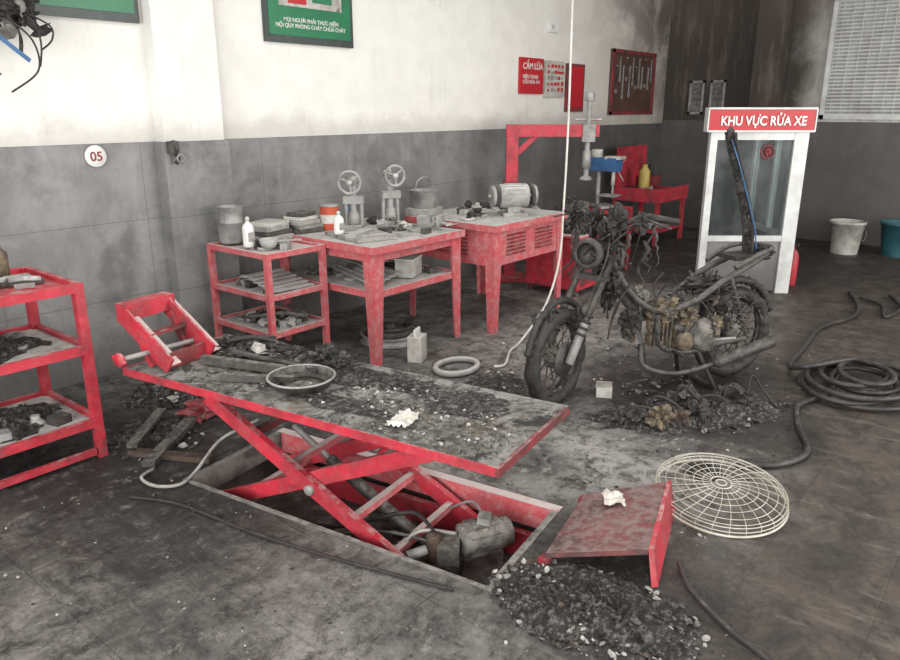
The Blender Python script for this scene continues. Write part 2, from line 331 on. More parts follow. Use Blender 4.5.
text(o,"CẤM LỬA",(6.53,WY-.037,1.98),.085,0,'white',bold=.001); text(o,"ĐIỆN THOẠI\nCỨU HỎA 114",(6.53,WY-.037,1.89),.05,0,'white',bold=.0005)
o=board(6.97,7.36,1.71,2.08,'dirtywhite','dirtywhite','instruction_sign')
b=B(); r=random.Random(4)
for i in range(5):
    for j in range(5): b.bb(7.0+i*.07,7.0+i*.07+r.uniform(.03,.06),WY-.038,WY-.034,1.77+j*.06,1.77+j*.06+r.uniform(.02,.045),'sign' if r.random()<.6 else 'ash')
b.build('printed_panel',parent=o)
board(7.42,7.80,1.56,2.07,'reddark','sign','red_cabinet_panel')
b=B(); b.bb(7.02,7.2,WY-.03,WY-.001,2.36,2.46,'white'); b.bb(7.06,7.10,WY-.036,WY-.03,2.39,2.43,'dirtywhite'); b.build('wall_switch')
b=B(); b.bb(8.45,9.65,WY-.03,WY-.001,1.52,2.28,'brown')
for e in [(8.45,8.49,1.52,2.28),(9.61,9.65,1.52,2.28),(8.45,9.65,1.52,1.56),(8.45,9.65,2.24,2.28)]: b.bb(e[0],e[1],WY-.045,WY-.03,e[2],e[3],'reddark')
for i in range(12):
    xx=8.56+i*.088; L=.2+.2*random.random(); zt=2.18 if i%2 else 2.08
    b.beam((xx,WY-.04,zt),(xx,WY-.04,zt-L),.014,.01,'charmetal' if i%3==0 else 'steel'); b.torus((xx,WY-.04,zt-L-.02),.022,.007,'steel',(0,1,0),10,5); b.cyl((xx,WY-.02,zt+.01),(xx,WY-.055,zt+.01),.008,'steel',6)
b.build('wall_tool_board')
b=B(); b.lathe([(.063,0),(.063,.01),(.058,.014)],(2.10,WY-.021,1.33),'white',(0,-1,0),32); o=b.build('number_plaque')
text(o,"05",(2.10,WY-.037,1.305),.075,0,'reddark',bold=.001,ax='CENTER')
b=B(); b.tube(cat([(2.53,.45,1.41),(2.53,.44,1.34),(2.55,.44,1.30),(2.53,.44,1.27)]),.012,'char',6); b.box((2.53,.455,1.37),(.06,.04,.07),'charash'); b.torus((2.56,.43,1.3),.025,.006,'steel',(0,1,0),12,5); b.build('wall_hook')
for yy in (.24,-.04):
    b=B(); y0,y1=yy-.2,yy
    for e in [(y0,y1,1.52,1.55),(y0,y1,1.92,1.95),(y0,y0+.03,1.52,1.95),(y1-.03,y1,1.52,1.95)]: b.bb(XB-.03,XB-.001,*e,'steel')
    b.bb(XB-.012,XB-.001,y0,y1,1.52,1.95,'burntalu'); b.build('picture_frame')
# melted wall fan, upper left
b=B()
b.box((1.80,WY-.04,2.12),(.12,.08,.16),'char'); b.beam((1.78,WY-.06,2.12),(1.62,WY-.25,2.05),.03,.03,'char')
r=random.Random(3)
for i in range(10):
    x0=r.uniform(1.45,1.78); p0=V(x0,WY-.25+r.uniform(-.05,.12),2.12+r.uniform(-.1,.1)); L=r.uniform(.1,.40)
    b.tube(cat([p0,p0+V(r.uniform(-.05,.1),r.uniform(-.04,.04),-L*.3),p0+V(r.uniform(-.02,.15),r.uniform(-.04,.04),-L*.7),p0+V(r.uniform(-.05,.12),0,-L)]),.005,'char',5)
for i in range(14): b.drip((r.uniform(1.48,1.82),WY-.22+r.uniform(-.06,.08),2.1),r.uniform(.06,.2),.022,'char' if i%5 else 'ash',r,.05)
for i in range(22):
    b.shard((r.uniform(1.48,1.86),WY-.22+r.uniform(-.06,.08),r.uniform(1.95,2.22)),r.uniform(.03,.08),'char' if i%5 else 'ash',.12,r)
b.blob((1.6,WY-.25,2.12),(.15,.07,.07),'char',.7,2); b.blob((1.72,WY-.2,2.16),(.10,.06,.05),'char',.7,5)
b.beam((1.60,WY-.26,1.93),(1.73,WY-.24,1.83),.004,.022,'blue'); b.beam((1.5,WY-.26,2.0),(1.6,WY-.255,1.93),.004,.026,'blue')
b.build('melted_wall_fan')
# ------------------------------------------------------------ racks
def stuff(b,x0,x1,y0,y1,z,num,seed,mats=('steelash','char','charash','steel','charmetal')):
    r=random.Random(seed)
    for i in range(num):
        x=r.uniform(x0,x1);y=r.uniform(y0,y1);t=r.random(); m=r.choice(mats); a=r.uniform(-.5,.5)
        if t<.3:
            L=min(r.uniform(.08,.2),(x1-x0)*.45); b.beam((x-L/2*math.cos(a),y-L/2*math.sin(a),z+.012),(x+L/2*math.cos(a),y+L/2*math.sin(a),z+.012),.02,.02,m)
        elif t<.42: b.lathe([(.035,0),(.04,.01),(.02,.03),(.02,.045)],(x,y,z),m,(0,0,1),12)
        elif t<.55: b.torus((x,y,z+.012),r.uniform(.03,.05),.009,m,(0,0,1),16,6)
        elif t<.75: b.box((x,y,z+.02),(r.uniform(.04,.1),r.uniform(.04,.08),.04),m,a)
        else: b.blob((x,y,z+.025),(r.uniform(.03,.05),r.uniform(.03,.05),.03),m,.7,i+seed,2.2,10,8)
def rack(x0,x1,y0,y1,H,shelves,lw,mat,seed,num):
    b=B()
    for x in(x0+lw/2,x1-lw/2):
        for y in(y0+lw/2,y1-lw/2): b.bb(x-lw/2,x+lw/2,y-lw/2,y+lw/2,0,H,mat)
    for z in shelves:
        for y in(y0+.001,y1-lw*.6-.001): b.bb(x0+lw,x1-lw,y,y+lw*.6,z-lw,z-.0008,mat)
        for x in(x0+.001,x1-lw*.6-.001): b.bb(x,x+lw*.6,y0+lw,y1-lw,z-lw,z-.0008,mat)
        b.bb(x0+lw*.5,x1-lw*.5,y0+lw*.5,y1-lw*.5,z-lw*.7,z-lw*.5,'steelash' if z<H-.1 else mat)
        stuff(b,x0+.12,x1-.12,y0+.1,y1-.1,z-lw*.5,num,seed+int(z*100))
    return b
b=rack(.45,1.45,-.50,.08,.85,(.85,.56,.2),.042,'red',5,22); b.bb(.5,1.4,-.499,-.475,.02,.05,'red')
b.blob((.95,-.2,.84),(.12,.1,.06),'charash',.7,4); b.tube(cat([(1.0,-.3,.85),(1.1,-.35,.88),(1.25,-.2,.86),(1.35,-.3,.86)]),.012,'steelash',6)
b.tube(cat([(1.0,-.3,.55),(1.1,-.35,.60),(1.25,-.2,.56),(1.35,-.3,.55)]),.012,'char',6)
for z in(.182,.542): b.heap((1.05,-.2,z),.32,.22,.06,.2,int(z*100),'heap',14,44)
b.build('red_shelf_rack',bevel=.002)
b=B(); b.lathe([(.05,0),(.052,.13),(.03,.15),(.03,.17)],(1.25,-.1,.836),'gold',n=20); b.build('metal_jar')
b=rack(2.66,3.13,-.22,.40,.76,(.76,.50,.26),.035,'redash',9,16)
for i in range(6): b.beam((2.75,-.12+i*.05,.50+.012*i),(3.06,-.15+i*.06,.50+.012*i),.05,.01,'steelash')
b.rubble((2.9,.05,.25),.15,.2,60,.01,.05,['charash','steelash','char'],.08,0,61)
b.tube(cat([(2.75,.1,.3),(2.85,-.1,.34),(3.0,-.15,.30),(3.05,.1,.32)]),.012,'charash',6)
b.build('red_tool_rack',bevel=.002)
x,y,rr,h=2.80,.31,.085,.13
b=B(); b.lathe([(rr*.9,0),(rr,.01),(rr,h),(rr+.008,h+.003),(rr-.006,h),(rr-.01,.012)],(x,y,.76),'steel',n=28,cap=False)
b.lathe([(rr*.9,0),(rr*.9,.004)],(x,y,.76),'steel',n=28); b.lathe([(rr*.92,h-.02),(rr*.8,h+.04),(rr*1.02,h+.1),(rr*1.06,h+.105),(rr*.98,h+.1),(rr*.85,h+.06)],(x,y,.76),'steel',n=28,cap=False); b.build('metal_pot')
def bottle(name,x,y,z,r,h,m,cap='dirtywhite'):
    b=B(); b.lathe([(r*.9,0),(r,.008),(r,h*.62),(r*.85,h*.72),(r*.3,h*.82),(r*.3,h*.86)],(x,y,z),m,n=18); b.lathe([(r*.38,h*.86),(r*.38,h*.96),(r*.2,h)],(x,y,z),cap,n=12); b.bb(x-r*.6,x+r*.6,y-r*1.02,y-r*.7,z+h*.2,z+h*.5,'ash'); return b.build(name)
bottle('plastic_bottle',2.76,.08,.7605,.036,.19,'white')
bottle('plastic_bottle',3.27,-.20,.806,.034,.15,'white')
bottle('plastic_bottle',3.57,.18,.7805,.03,.16,'dirtywhite','char')
b=B(); b.lathe([(.04,0),(.05,.015),(.06,.055),(.055,.055),(.045,.015)],(2.82,-.04,.7605),'steelash'); b.beam((2.86,-.07,.80),(3.0,-.14,.80),.02,.01,'steelash'); b.build('funnel_scoop')
b=B()
for i,(dx,dy,w,d_,h,m) in enumerate([(0,0,.26,.22,.03,'steelash'),(.01,.01,.24,.2,.03,'charash'),(-.01,0,.22,.2,.035,'steelash'),(.02,.01,.2,.18,.02,'dirtywhite')]):
    b.box((3.02+dx,.22+dy,.762+.032*i+h/2),(w,d_,h),m,.1*i)
b.build('parts_tray_stack',bevel=.003)
b=B()
for i,(dx,dy,w,d_,m) in enumerate([(0,0,.22,.2,'charash'),(.02,.01,.2,.2,'ash'),(-.01,.0,.2,.17,'steelash'),(.01,.02,.19,.16,'dirtywhite'),(0,.01,.16,.13,'charash')]): b.box((3.29+dx,.19+dy,.795+.027*i),(w,d_,.024),m,.12*i-.2)
b.build('manual_stack',bevel=.002)
# ------------------------------------------------------------ tables
def table(x0,x1,y0,y1,H,apron,mat,lw=.075,top='steelash',shelf=None,louv=False):
    b=B(); b.bb(x0-.014,x1+.014,y0-.014,y1+.014,H-.025,H,top)
    b.bb(x0-.02,x1+.02,y0-.024,y0-.0145,H-.045,H+.002,mat); b.bb(x0-.024,x0-.0145,y0-.02,y1+.02,H-.045,H+.002,mat)
    for sx_,x in((1,x0),(-1,x1)):
        for sy,y in((1,y0),(-1,y1)):
            for ii,(u,v_) in enumerate(((lw,.007),(.007,lw))):
                e_=.0004*ii; xa,xb=sorted((x+sx_*e_,x+sx_*u)); ya,yb=sorted((y+sy*e_,y+sy*v_))
                k=.55; xc,xd=sorted((x+sx_*e_,x+sx_*max(u*k,.007))); yc,yd=sorted((y+sy*e_,y+sy*max(v_*k,.007)))
                b.add([(xc,yc,0),(xd,yc,0),(xd,yd,0),(xc,yd,0),(xa,ya,H-.026),(xb,ya,H-.026),(xb,yb,H-.026),(xa,yb,H-.026)],[(3,2,1,0),(4,5,6,7),(0,1,5,4),(1,2,6,5),(2,3,7,6),(3,0,4,7)],mat)
    for y in (y0+.009,y1-.017): b.bb(x0+.02,x1-.02,y,y+.008,H-apron,H-.027,mat)
    for x in (x0+.009,x1-.017): b.bb(x,x+.008,y0+.02,y1-.02,H-apron,H-.027,mat)
    if louv:
        for grp in range(2):
            for i in range(6): b.box((x0+.28+grp*.38,y0+.004,H-.09-i*.028),(.24,.014,.008),'reddark',Matrix.Rotation(.5,3,'X'))
        for i in range(6): b.box((x0+.006,y0+.4,H-.09-i*.028),(.014,.3,.008),'reddark',Matrix.Rotation(.5,3,'Y'))
    if shelf:
        b.bb(x0+.03,x1-.03,y0+.03,y1-.03,shelf-.012,shelf,top)
        b.bb(x0+.02,x1-.02,y0+.012,y0+.03,shelf-.035,shelf+.01,mat); b.bb(x0+.012,x0+.03,y0+.02,y1-.02,shelf-.035,shelf+.01,mat); b.bb(x1-.03,x1-.012,y0+.02,y1-.02,shelf-.035,shelf+.01,mat)
    return b
b=table(3.16,4.03,-.62,.30,.78,.10,'redash',.10,shelf=.48); stuff(b,3.3,3.9,-.5,.15,.48,24,41); stuff(b,3.56,3.82,-.55,-.15,.78,12,43); stuff(b,3.75,3.95,-.15,.22,.78,6,44)
for i in range(5): b.beam((3.3+i*.05,-.5,.50+.01*i),(3.5+i*.05,.1,.50+.01*i),.05,.012,'steelash')
b.build('red_workbench',bevel=.002)
b=table(4.22,5.17,-.78,.05,.80,.30,'redash',.10,louv=True); stuff(b,4.32,4.6,-.65,-.2,.80,9,51); stuff(b,4.85,5.1,-.35,-.02,.80,8,52); b.build('red_grinder_bench',bevel=.002)
b=B()
for i in range(5): b.beam((3.2+.02*i,-.42+.09*i,.7815+.012),(3.48+.03*i,-.5+.08*i,.7815+.012),.07,.022,'steelash' if i%2 else 'ash')
b.beam((3.22,-.36,.8135),(3.50,-.25,.8135),.07,.02,'steelash'); b.build('metal_bar_stack')
b=B(); c=(3.46,.10,.781); b.lathe([(.062,0),(.065,.005),(.065,.16),(.067,.165),(.058,.165)],c,'orange',n=28); b.lathe([(.0655,.05),(.0655,.11)],c,'dirtywhite',n=28,cap=False); b.lathe([(.068,.163),(.068,.176),(.058,.178)],c,'steel'); b.build('paint_can')
def press(x,y,z,off,k=1.0,rad=.075):
    b=B(); o=V(x,y,z); rz=math.atan2(off[1],off[0])
    b.box(o+V(0,0,.012),(.17*k,.12*k,.024),'steelash',rz)
    b.cyl(o+V(0,0,.02),o+V(0,0,.34*k),.022,'steelash'); b.lathe([(.035,0),(.045,.03),(.04,.08),(.03,.1)],o+V(0,0,.02),'steel')
    wc=o+V(off[0],off[1],.33*k); ax=V(off[0],off[1],0).normalized(); side=ax.cross(V(0,0,1))
    b.box(o+V(0,0,.20*k),(.07,.14,.05),'steelash',rz); b.cyl(o+side*.055+V(0,0,.02),o+side*.055+V(0,0,.22*k),.014,'steelash',12); b.cyl(o-side*.055+V(0,0,.02),o-side*.055+V(0,0,.22*k),.014,'steelash',12)
    b.cyl(o-ax*.09+V(0,0,.33*k),o+ax*.05+V(0,0,.33*k),.028,'steelash'); b.cyl(o+V(0,0,.33*k),wc+ax*.02,.010,'chrome',10)
    b.torus(wc,rad,.010,'steelash',ax,32,8)
    for i in range(3):
        t=i*2.094+.4; b.cyl(wc,wc+(side*math.cos(t)+V(0,0,1)*math.sin(t))*rad,.008,'steelash',8)
    b.cyl(wc-ax*.01,wc+ax*.022,.02,'chrome',12); e=wc+side*rad*.75+V(0,0,rad*.6); b.cyl(e,e+ax*.05,.009,'chrome',8)
    b.build('hand_wheel_press')
press(3.62,.02,.7805,(-.10,-.07)); press(3.93,-.04,.7805,(-.05,-.10),1.08,.07)
b=B(); b.cyl((3.72,.20,.781),(3.72,.20,.98),.017,'blue'); b.lathe([(.03,0),(.03,.012)],(3.72,.20,.781),'steel'); b.build('blue_grease_gun')
b=B(); b.box((3.93,-.38,.795),(.1,.16,.028),'steel',.2); b.box((3.93,-.40,.84),(.06,.14,.06),'steelash',.2); b.box((3.93,-.52,.85),(.09,.025,.07),'steel',.2); b.box((3.93,-.44,.86),(.09,.025,.05),'steel',.2); b.cyl((3.93,-.30,.84),(3.93,-.62,.83),.01,'chrome',8); b.cyl((3.87,-.62,.83),(3.99,-.62,.83),.006,'chrome',8); b.build('bench_vise')
b=B(); b.box((3.70,-.42,.5465),(.2,.13,.12),'dirtywhite',.4); b.box((3.70,-.42,.611),(.21,.14,.01),'white',.4); b.build('white_carton',bevel=.01)
b=B(); b.box((3.42,-.74,.09),(.12,.10,.18),'dirtywhite',.4); b.box((3.42,-.74,.2),(.1,.02,.05),'white',.4); b.build('white_carton',bevel=.008)
def rim(x,y,z,R,tilt=(0,0,1),m='steel',name='wheel_rim'):
    b=B(); c=V(x,y,z); b.lathe([(R,-.035),(R*1.06,-.03),(R*.93,-.01),(R*.93,.01),(R*1.06,.03),(R,.035),(R*.9,.012),(R*.9,-.012)],c+V(tilt)*.036,m,tilt,36,cap=False)
    b.lathe([(R*.25,-.02),(R*.3,0),(R*.25,.03)],c+V(tilt)*.036,m,tilt,16)
    for i in range(5):
        t=i*1.2566; a=V(math.cos(t),math.sin(t),0); b.beam(c+V(0,0,.036)+a*R*.25,c+V(0,0,.036)+a*R*.92,.03,.012,m)
    return b.build(name)
rim(3.62,-.30,.001,.20); rim(3.60,-.32,.072,.17,m='charmetal')
b=B(); b.torus((3.45,-1.05,.022),.12,.02,'steelash',(0,0,1),32,8,1.3); b.build('rubber_ring')
b=B()
b.box((4.33,-.02,.83),(.24,.2,.06),'steelash',.2); c=(4.33,-.02,.861); b.lathe([(.09,0),(.105,.01),(.115,.13),(.122,.135),(.11,.13),(.1,.015)],c,'steel',n=28,cap=False); b.lathe([(.09,0),(.09,.01)],c,'steel',n=28)
b.tube(cat([(4.23,-.02,.99),(4.25,-.02,1.06),(4.33,-.02,1.09),(4.41,-.02,1.06),(4.44,-.02,.99)]),.006,'steel',6); b.build('cooking_pot')
b=B(); c=V(4.76,-.56,.80); ax=V(.80,-.60,0).normalized()
b.box(c+V(0,0,.013),(.2,.15,.025),'steel',math.atan2(ax.y,ax.x)); b.box(c+V(0,0,.05),(.1,.08,.06),'steel',math.atan2(ax.y,ax.x))
b.lathe([(.05,-.12),(.088,-.11),(.092,-.09),(.092,.09),(.088,.11),(.05,.12)],c+V(0,0,.15),'steelash',ax,28)
for sgn in(-1,1):
    b.cyl(c+V(0,0,.15)+ax*sgn*.11,c+V(0,0,.15)+ax*sgn*.2,.015,'chrome'); b.lathe([(.075,-.015),(.082,-.012),(.082,.012),(.075,.015)],c+V(0,0,.15)+ax*sgn*.165,'steel',ax,28)
    b.lathe([(.09,0),(.09,.01)],c+V(0,0,.15)+ax*sgn*.145,'charash',ax,24)
    b.beam(c+V(0,0,.08)+ax*sgn*.16,c+V(0,0,.055)+ax*sgn*.16+V(-.07,-.09,0),.05,.006,'steel')
for i in range(9):
    t=i*.35+.1; b.beam(c+V(0,0,.15)-ax*.07+(V(-ax.y,ax.x,0)*math.cos(t)+V(0,0,1)*math.sin(t))*.093,c+V(0,0,.15)+ax*.07+(V(-ax.y,ax.x,0)*math.cos(t)+V(0,0,1)*math.sin(t))*.093,.005,.005,'steel')
b.build('bench_grinder')
# drilling crane stand behind bench
b=B(); D=V(.631,-.776,0); A=V(5.78,.22,0)+D*.05
b.box(A+V(0,0,.02),(.3,.3,.04),'red',-.9); b.box(A+V(0,0,.73),(.11,.09,1.4),'red',-.89)
b.box(A+V(0,0,.9),(.16,.13,.08),'reddark',-.89)
b.beam(A+V(0,0,1.40)-D*.06,A+D*.80+V(0,0,1.40),.08,.11,'red'); b.beam(A+V(0,0,1.15),A+D*.22+V(0,0,1.36),.03,.05,'red')
Hh=A+D*.70
b.box(Hh+V(0,0,1.38),(.12,.11,.16),'steel',-.89); b.cyl(Hh+V(0,0,.98),Hh+V(0,0,1.74),.024,'steelash'); b.cyl(Hh+V(0,0,1.06),Hh+V(0,0,1.22),.04,'steel'); b.cyl(Hh+V(0,0,1.66),Hh+V(0,0,1.74),.045,'steel'); b.lathe([(.06,0),(.065,.015),(.03,.04)],Hh+V(0,0,.95),'steel')
b.cyl(Hh+V(0,0,1.5)-D*.12,Hh+V(0,0,1.5)+D*.12,.012,'chrome',10)
b.build('tire_changer_crane',bevel=.003)
b=B(); x0,x1,y0,y1=5.55,6.15,-.72,-.18
b.bb(x0,x1,y0,y1,.06,.52,'red'); b.bb(x0-.01,x1+.01,y0-.01,y1+.01,.52,.54,'redash'); b.bb(x0+.04,x1-.04,y0-.008,y0,.1,.48,'reddark')
for x in (x0+.04,x1-.04):
    for y in(y0+.04,y1-.04): b.bb(x-.02,x+.02,y-.02,y+.02,0,.07,'reddark')
b.bb(x0+.1,x0+.2,y0-.02,y0-.008,.3,.32,'steel'); b.build('red_parts_cabinet',bevel=.004)
b=B(); b.heap((5.83,-.45,.541),.27,.24,.20,0,5); b.rubble((5.85,-.45,.60),.22,.2,40,.02,.05,['char','charash','charmetal'],.16,0,3); b.lathe([(.06,0),(.08,.05),(.08,.12),(.04,.16)],(5.75,-.5,.58),'burntalu'); b.blob((5.9,-.5,.68),(.1,.08,.1),'charash',.8,3); b.build('burned_engine_parts',clampz=.5405)
b=rack(6.5,6.92,-.55,-.13,.65,(.65,.25),.035,'red',77,2); b.build('red_drill_stand')
b=B(); c=V(6.7,-.33,.651); b.box(c+V(0,0,.012),(.2,.28,.024),'steel',-.6); b.cyl(c+V(.0,.07,.02),c+V(0,.07,.5),.022,'steel'); b.box(c+V(0,0,.42),(.13,.30,.13),'blue',-.1); b.cyl(c+V(0,.1,.40),c+V(0,.1,.56),.055,'dirtywhite'); b.cyl(c+V(0,-.09,.22),c+V(0,-.09,.38),.02,'chrome'); b.cyl(c+V(0,-.09,.14),c+V(0,-.09,.22),.01,'steel'); b.box(c+V(0,-.06,.12),(.16,.18,.02),'steel')
for a in(0,2.1,4.2): b.cyl(c+V(.08,-.09,.36),c+V(.09,-.09,.36)+V(.02,math.cos(a)*.12,math.sin(a)*.12),.006,'chrome',8)
b.box(c+V(0,-.1,.485),(.14,.16,.03),'dirtywhite'); b.build('bench_drill_press',bevel=.004)
b=rack(8.35,9.15,-.20,.40,.66,(.64,.2),.045,'red',90,5); b.bb(8.35,9.15,.36,.385,.66,1.15,'red'); b.bb(8.33,9.17,-.22,-.205,.52,.68,'red'); b.bb(8.33,8.345,-.2,.4,.52,.68,'red'); b.bb(8.35,8.40,.3,.36,1.12,1.15,'reddark'); b.build('red_tool_cart',bevel=.003)
b=B(); b.lathe([(.06,0),(.065,.01),(.065,.2),(.03,.25),(.03,.28)],(8.6,.12,.661),'yellow'); b.build('yellow_oil_bottle')
b=B(); b.bb(8.85,9.05,.1,.3,.661,.78,'reddark'); b.cyl((8.95,.2,.78),(8.95,.2,.92),.03,'char'); b.build('small_air_pump')
# ------------------------------------------------------------ wash-area booth sign
def K(X,Y,z): return V(.631*X+.776*Y,-3.8-.776*X+.631*Y,z)
RZ=math.atan2(-.776,.631)
b=B(); xl,xr,Y=2.235,3.05,6.46
def kb(Xa,Xb,Ya,Yb,z0,z1,m): b.box(K((Xa+Xb)/2,(Ya+Yb)/2,(z0+z1)/2),(Xb-Xa,Yb-Ya,z1-z0),m,RZ)
kb(xl-.02,xl+.04,Y-.03,Y+.03,0,1.42,'alu'); kb(xr-.12,xr,Y-.03,Y+.04,0,1.42,'alu'); kb(xl+.04,xr-.12,Y-.025,Y+.025,.47,.52,'alu'); kb(xl+.04,xr-.12,Y-.025,Y+.025,1.34,1.41,'alu')
kb(xl+.03,xr-.11,Y-.01,Y+.01,0.02,.47,'tile'); kb(xl+.03,xr-.11,Y-.004,Y+.004,.52,1.34,'glass')
Yb=7.45; kb(xr-.05,xr,Yb-.05,Yb,0,1.42,'alu'); kb(xr-.05,xr,Y+.04,Yb-.05,.47,.52,'alu'); kb(xr-.05,xr,Y+.04,Yb-.05,1.36,1.42,'alu'); kb(xr-.03,xr-.01,Y+.04,Yb-.05,0.02,.47,'tile'); kb(xr-.03,xr-.02,Y+.04,Yb-.05,.52,1.36,'glass'); kb(xr-.049,xr-.001,(Y+Yb)/2-.02,(Y+Yb)/2+.02,.52,1.36,'alu')
kb(xl-.06,xr+.02,Y-.06,Y+.03,1.42,1.59,'sign')
for e in [(xl-.065,xr+.025,1.405,1.42),(xl-.065,xr+.025,1.59,1.605)]: kb(e[0],e[1],Y-.065,Y+.03,e[2],e[3],'alu')
kb(xl-.07,xl-.06,Y-.065,Y+.03,1.41,1.6,'alu'); kb(xr+.02,xr+.03,Y-.065,Y+.03,1.41,1.6,'alu')
o=b.build('wash_area_booth')
text(o,"KHU VỰC RỬA XE",K((xl+xr)/2-.01,Y-.068,1.462),.105,RZ,'white',bold=.0025,ax='CENTER',shx=.84)
b=B(); cc=K(2.72,Y-.012,1.24); b.torus(cc,.055,.006,'reddark',K(0,1,0)-K(0,0,0),28,6)
b.blob(cc,(.025,.025,.035),'reddark',.5,1); b.build('glass_emblem',parent=o)
b=B(); c=K(3.20,6.75,0); b.lathe([(.05,0),(.055,.01),(.055,.28),(.03,.33),(.015,.34),(.015,.37)],c,'red'); b.box(c+V(0,0,.385),(.03,.09,.03),'char'); b.tube(cat([c+V(0,.03,.38),c+V(.07,.05,.34),c+V(.08,.03,.15),c+V(.07,0,.08)]),.01,'char',6); b.build('fire_extinguisher')
def bucket(x,y,r0,r1,h,m,name='plastic_bucket'):
    b=B(); b.lathe([(r0,0),(r1,h),(r1+.012,h),(r1+.012,h-.03),(r1+.002,h-.03)],(x,y,0),m,n=32,cap=False); b.lathe([(r0,.001),(r0-.01,.01),(r1-.012,h-.01),(r1,h)],(x,y,0),m,n=32,cap=False); b.lathe([(r0-.005,0),(r0-.005,.01)],(x,y,0),m,n=32)
    b.lathe([(r1-.03,h-.06),(.02,h-.05)],(x,y,0),'charash',n=32); b.tube(cat([(x-r1,y-.05,h-.03),(x-r1*.9,y-r1*.8,h*.6),(x-r1*.2,y-r1*1.08,h*.45),(x+r1*.7,y-r1*.95,h*.7),(x+r1*.9,y-.06,h-.03)]),.004,'steel',5); b.build(name)
bucket(9.35,-2.05,.14,.18,.37,'dirtywhite'); bucket(9.55,-2.55,.15,.2,.38,'teal')
# ------------------------------------------------------------ scissor lift
b=B(); zt=.46; DA,DB,DW0,DW1=-.06,1.86,.03,.65
def deckbox(a0,a1,w0,w1,z0,z1,m):
    ps=[LP(a,w,z) for z in(z0,z1) for (a,w) in((a0,w0),(a0,w1),(a1,w1),(a1,w0))]
    b.add(ps,[(0,1,2,3),(7,6,5,4),(0,4,5,1),(1,5,6,2),(2,6,7,3),(3,7,4,0)],m)
deckbox(DA+.01,DB-.01,DW0+.01,DW1-.01,zt-.012,zt,'deck')
deckbox(DA,DB,DW0,DW0+.006,zt-.034,zt+.001,'red'); deckbox(DA,DB,DW1-.006,DW1,zt-.034,zt+.001,'reddark'); deckbox(DA-.006,DA+.009,DW0-.001,DW1+.001,zt-.033,zt+.0005,'reddark'); deckbox(DB-.009,DB+.004,DW0-.001,DW1+.001,zt-.033,zt+.0005,'red')
deckbox(DA,DB,DW0+.0005,DW0+.02,zt-.004,zt+.0003,'deck'); deckbox(DA,DB,DW1-.02,DW1-.0005,zt-.004,zt+.0013,'deck')
deckbox(.3,.34,.05,.62,zt-.05,zt-.013,'reddark'); deckbox(1.4,1.44,.05,.62,zt-.05,zt-.013,'reddark'); deckbox(0.0,1.8,.11,.15,zt-.052,zt-.014,'reddark'); deckbox(.0,1.8,.53,.57,zt-.052,zt-.014,'reddark')
for w in(.09,.55):
    q_=(1 if w<.3 else -1)*.035
    b.beam(LP(1.38,w,zt-.06),LP(.22,w,-.17),.03,.065,'red'); b.beam(LP(1.40,w+q_,-.12),LP(.26,w+q_,zt-.06),.03,.065,'red')
    m_=LP(.81,w,.115); b.cyl(m_-LW*.03,m_+LW*.06,.022,'steel',12)
for a,z in ((1.15,.27),(.95,.17),(.62,.02),(.42,-.07)): b.beam(LP(a,.10,z),LP(a,.54,z),.03,.03,'reddark' if a>1 else 'redash')
for a,z in ((1.2,-.03),(.55,.25)): b.beam(LP(a,.13,z),LP(a,.51,z),.03,.03,'redash')
b.cyl(LP(.35,.3,-.15),LP(.9,.31,.13),.026,'charmetal'); b.cyl(LP(.9,.31,.13),LP(1.1,.31,.24),.014,'steel')
for i,(a0,a1,w0,w1) in enumerate([(PA,PL,.0,.020),(PA,PL,PW-.05,PW),(PA,PA+.030,0.020,PW-.05),(PL-.035,PL,0.020,PW-.05)]): deckbox(a0+.001,a1-.001,w0+.001,w1-.001,-.10,.006,['edge','redash','edge','edge'][i])
deckbox(PA+.04,PL-.04,.035,.06,-.235,-.15,'reddark'); deckbox(PA+.04,PL-.04,PW-.09,PW-.055,-.235,-.12,'red'); deckbox(PA+.036,PA+.05,.06,PW-.09,-.235,-.05,'red')
mc=LP(.17,.38,-.12); ax=(LW*.8-LS*.6).normalized()
b.lathe([(.05,-.11),(.07,-.10),(.072,.06),(.06,.08),(.06,.11),(.03,.12)],mc+V(0,0,.06),'burntalu',ax,24)
for i in range(12):
    t=i*.52; u=(ax.cross(V(0,0,1))*math.cos(t)+V(0,0,1)*math.sin(t))*.073; b.beam(mc+V(0,0,.06)+u-ax*.08,mc+V(0,0,.06)+u+ax*.05,.004,.006,'burntalu')
b.box(mc-ax*.16+V(0,0,.04),(.10,.10,.09),'burntalu',.6); b.cyl(mc-ax*.22+V(0,0,.0),mc-ax*.22+V(0,0,.12),.028,'rust'); b.box(mc+V(0,0,-.08),(.3,.16,.03),'pit',.6)
b.box(mc+V(0,0,.14),(.06,.05,.03),'steel',.5)
b.tube(cat([mc-ax*.2+V(0,0,.1),LP(.45,.3,.0),LP(.62,.25,-.05),LP(.8,.2,-.12),LP(1.1,.2,-.18)]),.009,'char',6)
b.tube(cat([mc-ax*.2+V(0,0,.07),LP(.5,.18,-.04),LP(.8,.12,-.12)]),.007,'charash',6); b.tube(cat([mc+V(0,0,.13),LP(.30,.5,.0),LP(.5,.5,-.14)]),.006,'steel',6)
b.tube(cat([mc-ax*.12+V(0,0,.1),LP(.38,.22,-.02),LP(.42,.15,-.10),LP(.3,.1,-.18)]),.008,'ash',6); b.cyl(mc-ax*.25+V(0,0,.06),mc-ax*.33+V(0,0,.05),.02,'steel',12)
b.rubble(tuple(LP(.5,.3,-.235)),.28,.5,200,.01,.04,['char','charash','rust','ash'],.05,0.15,71)
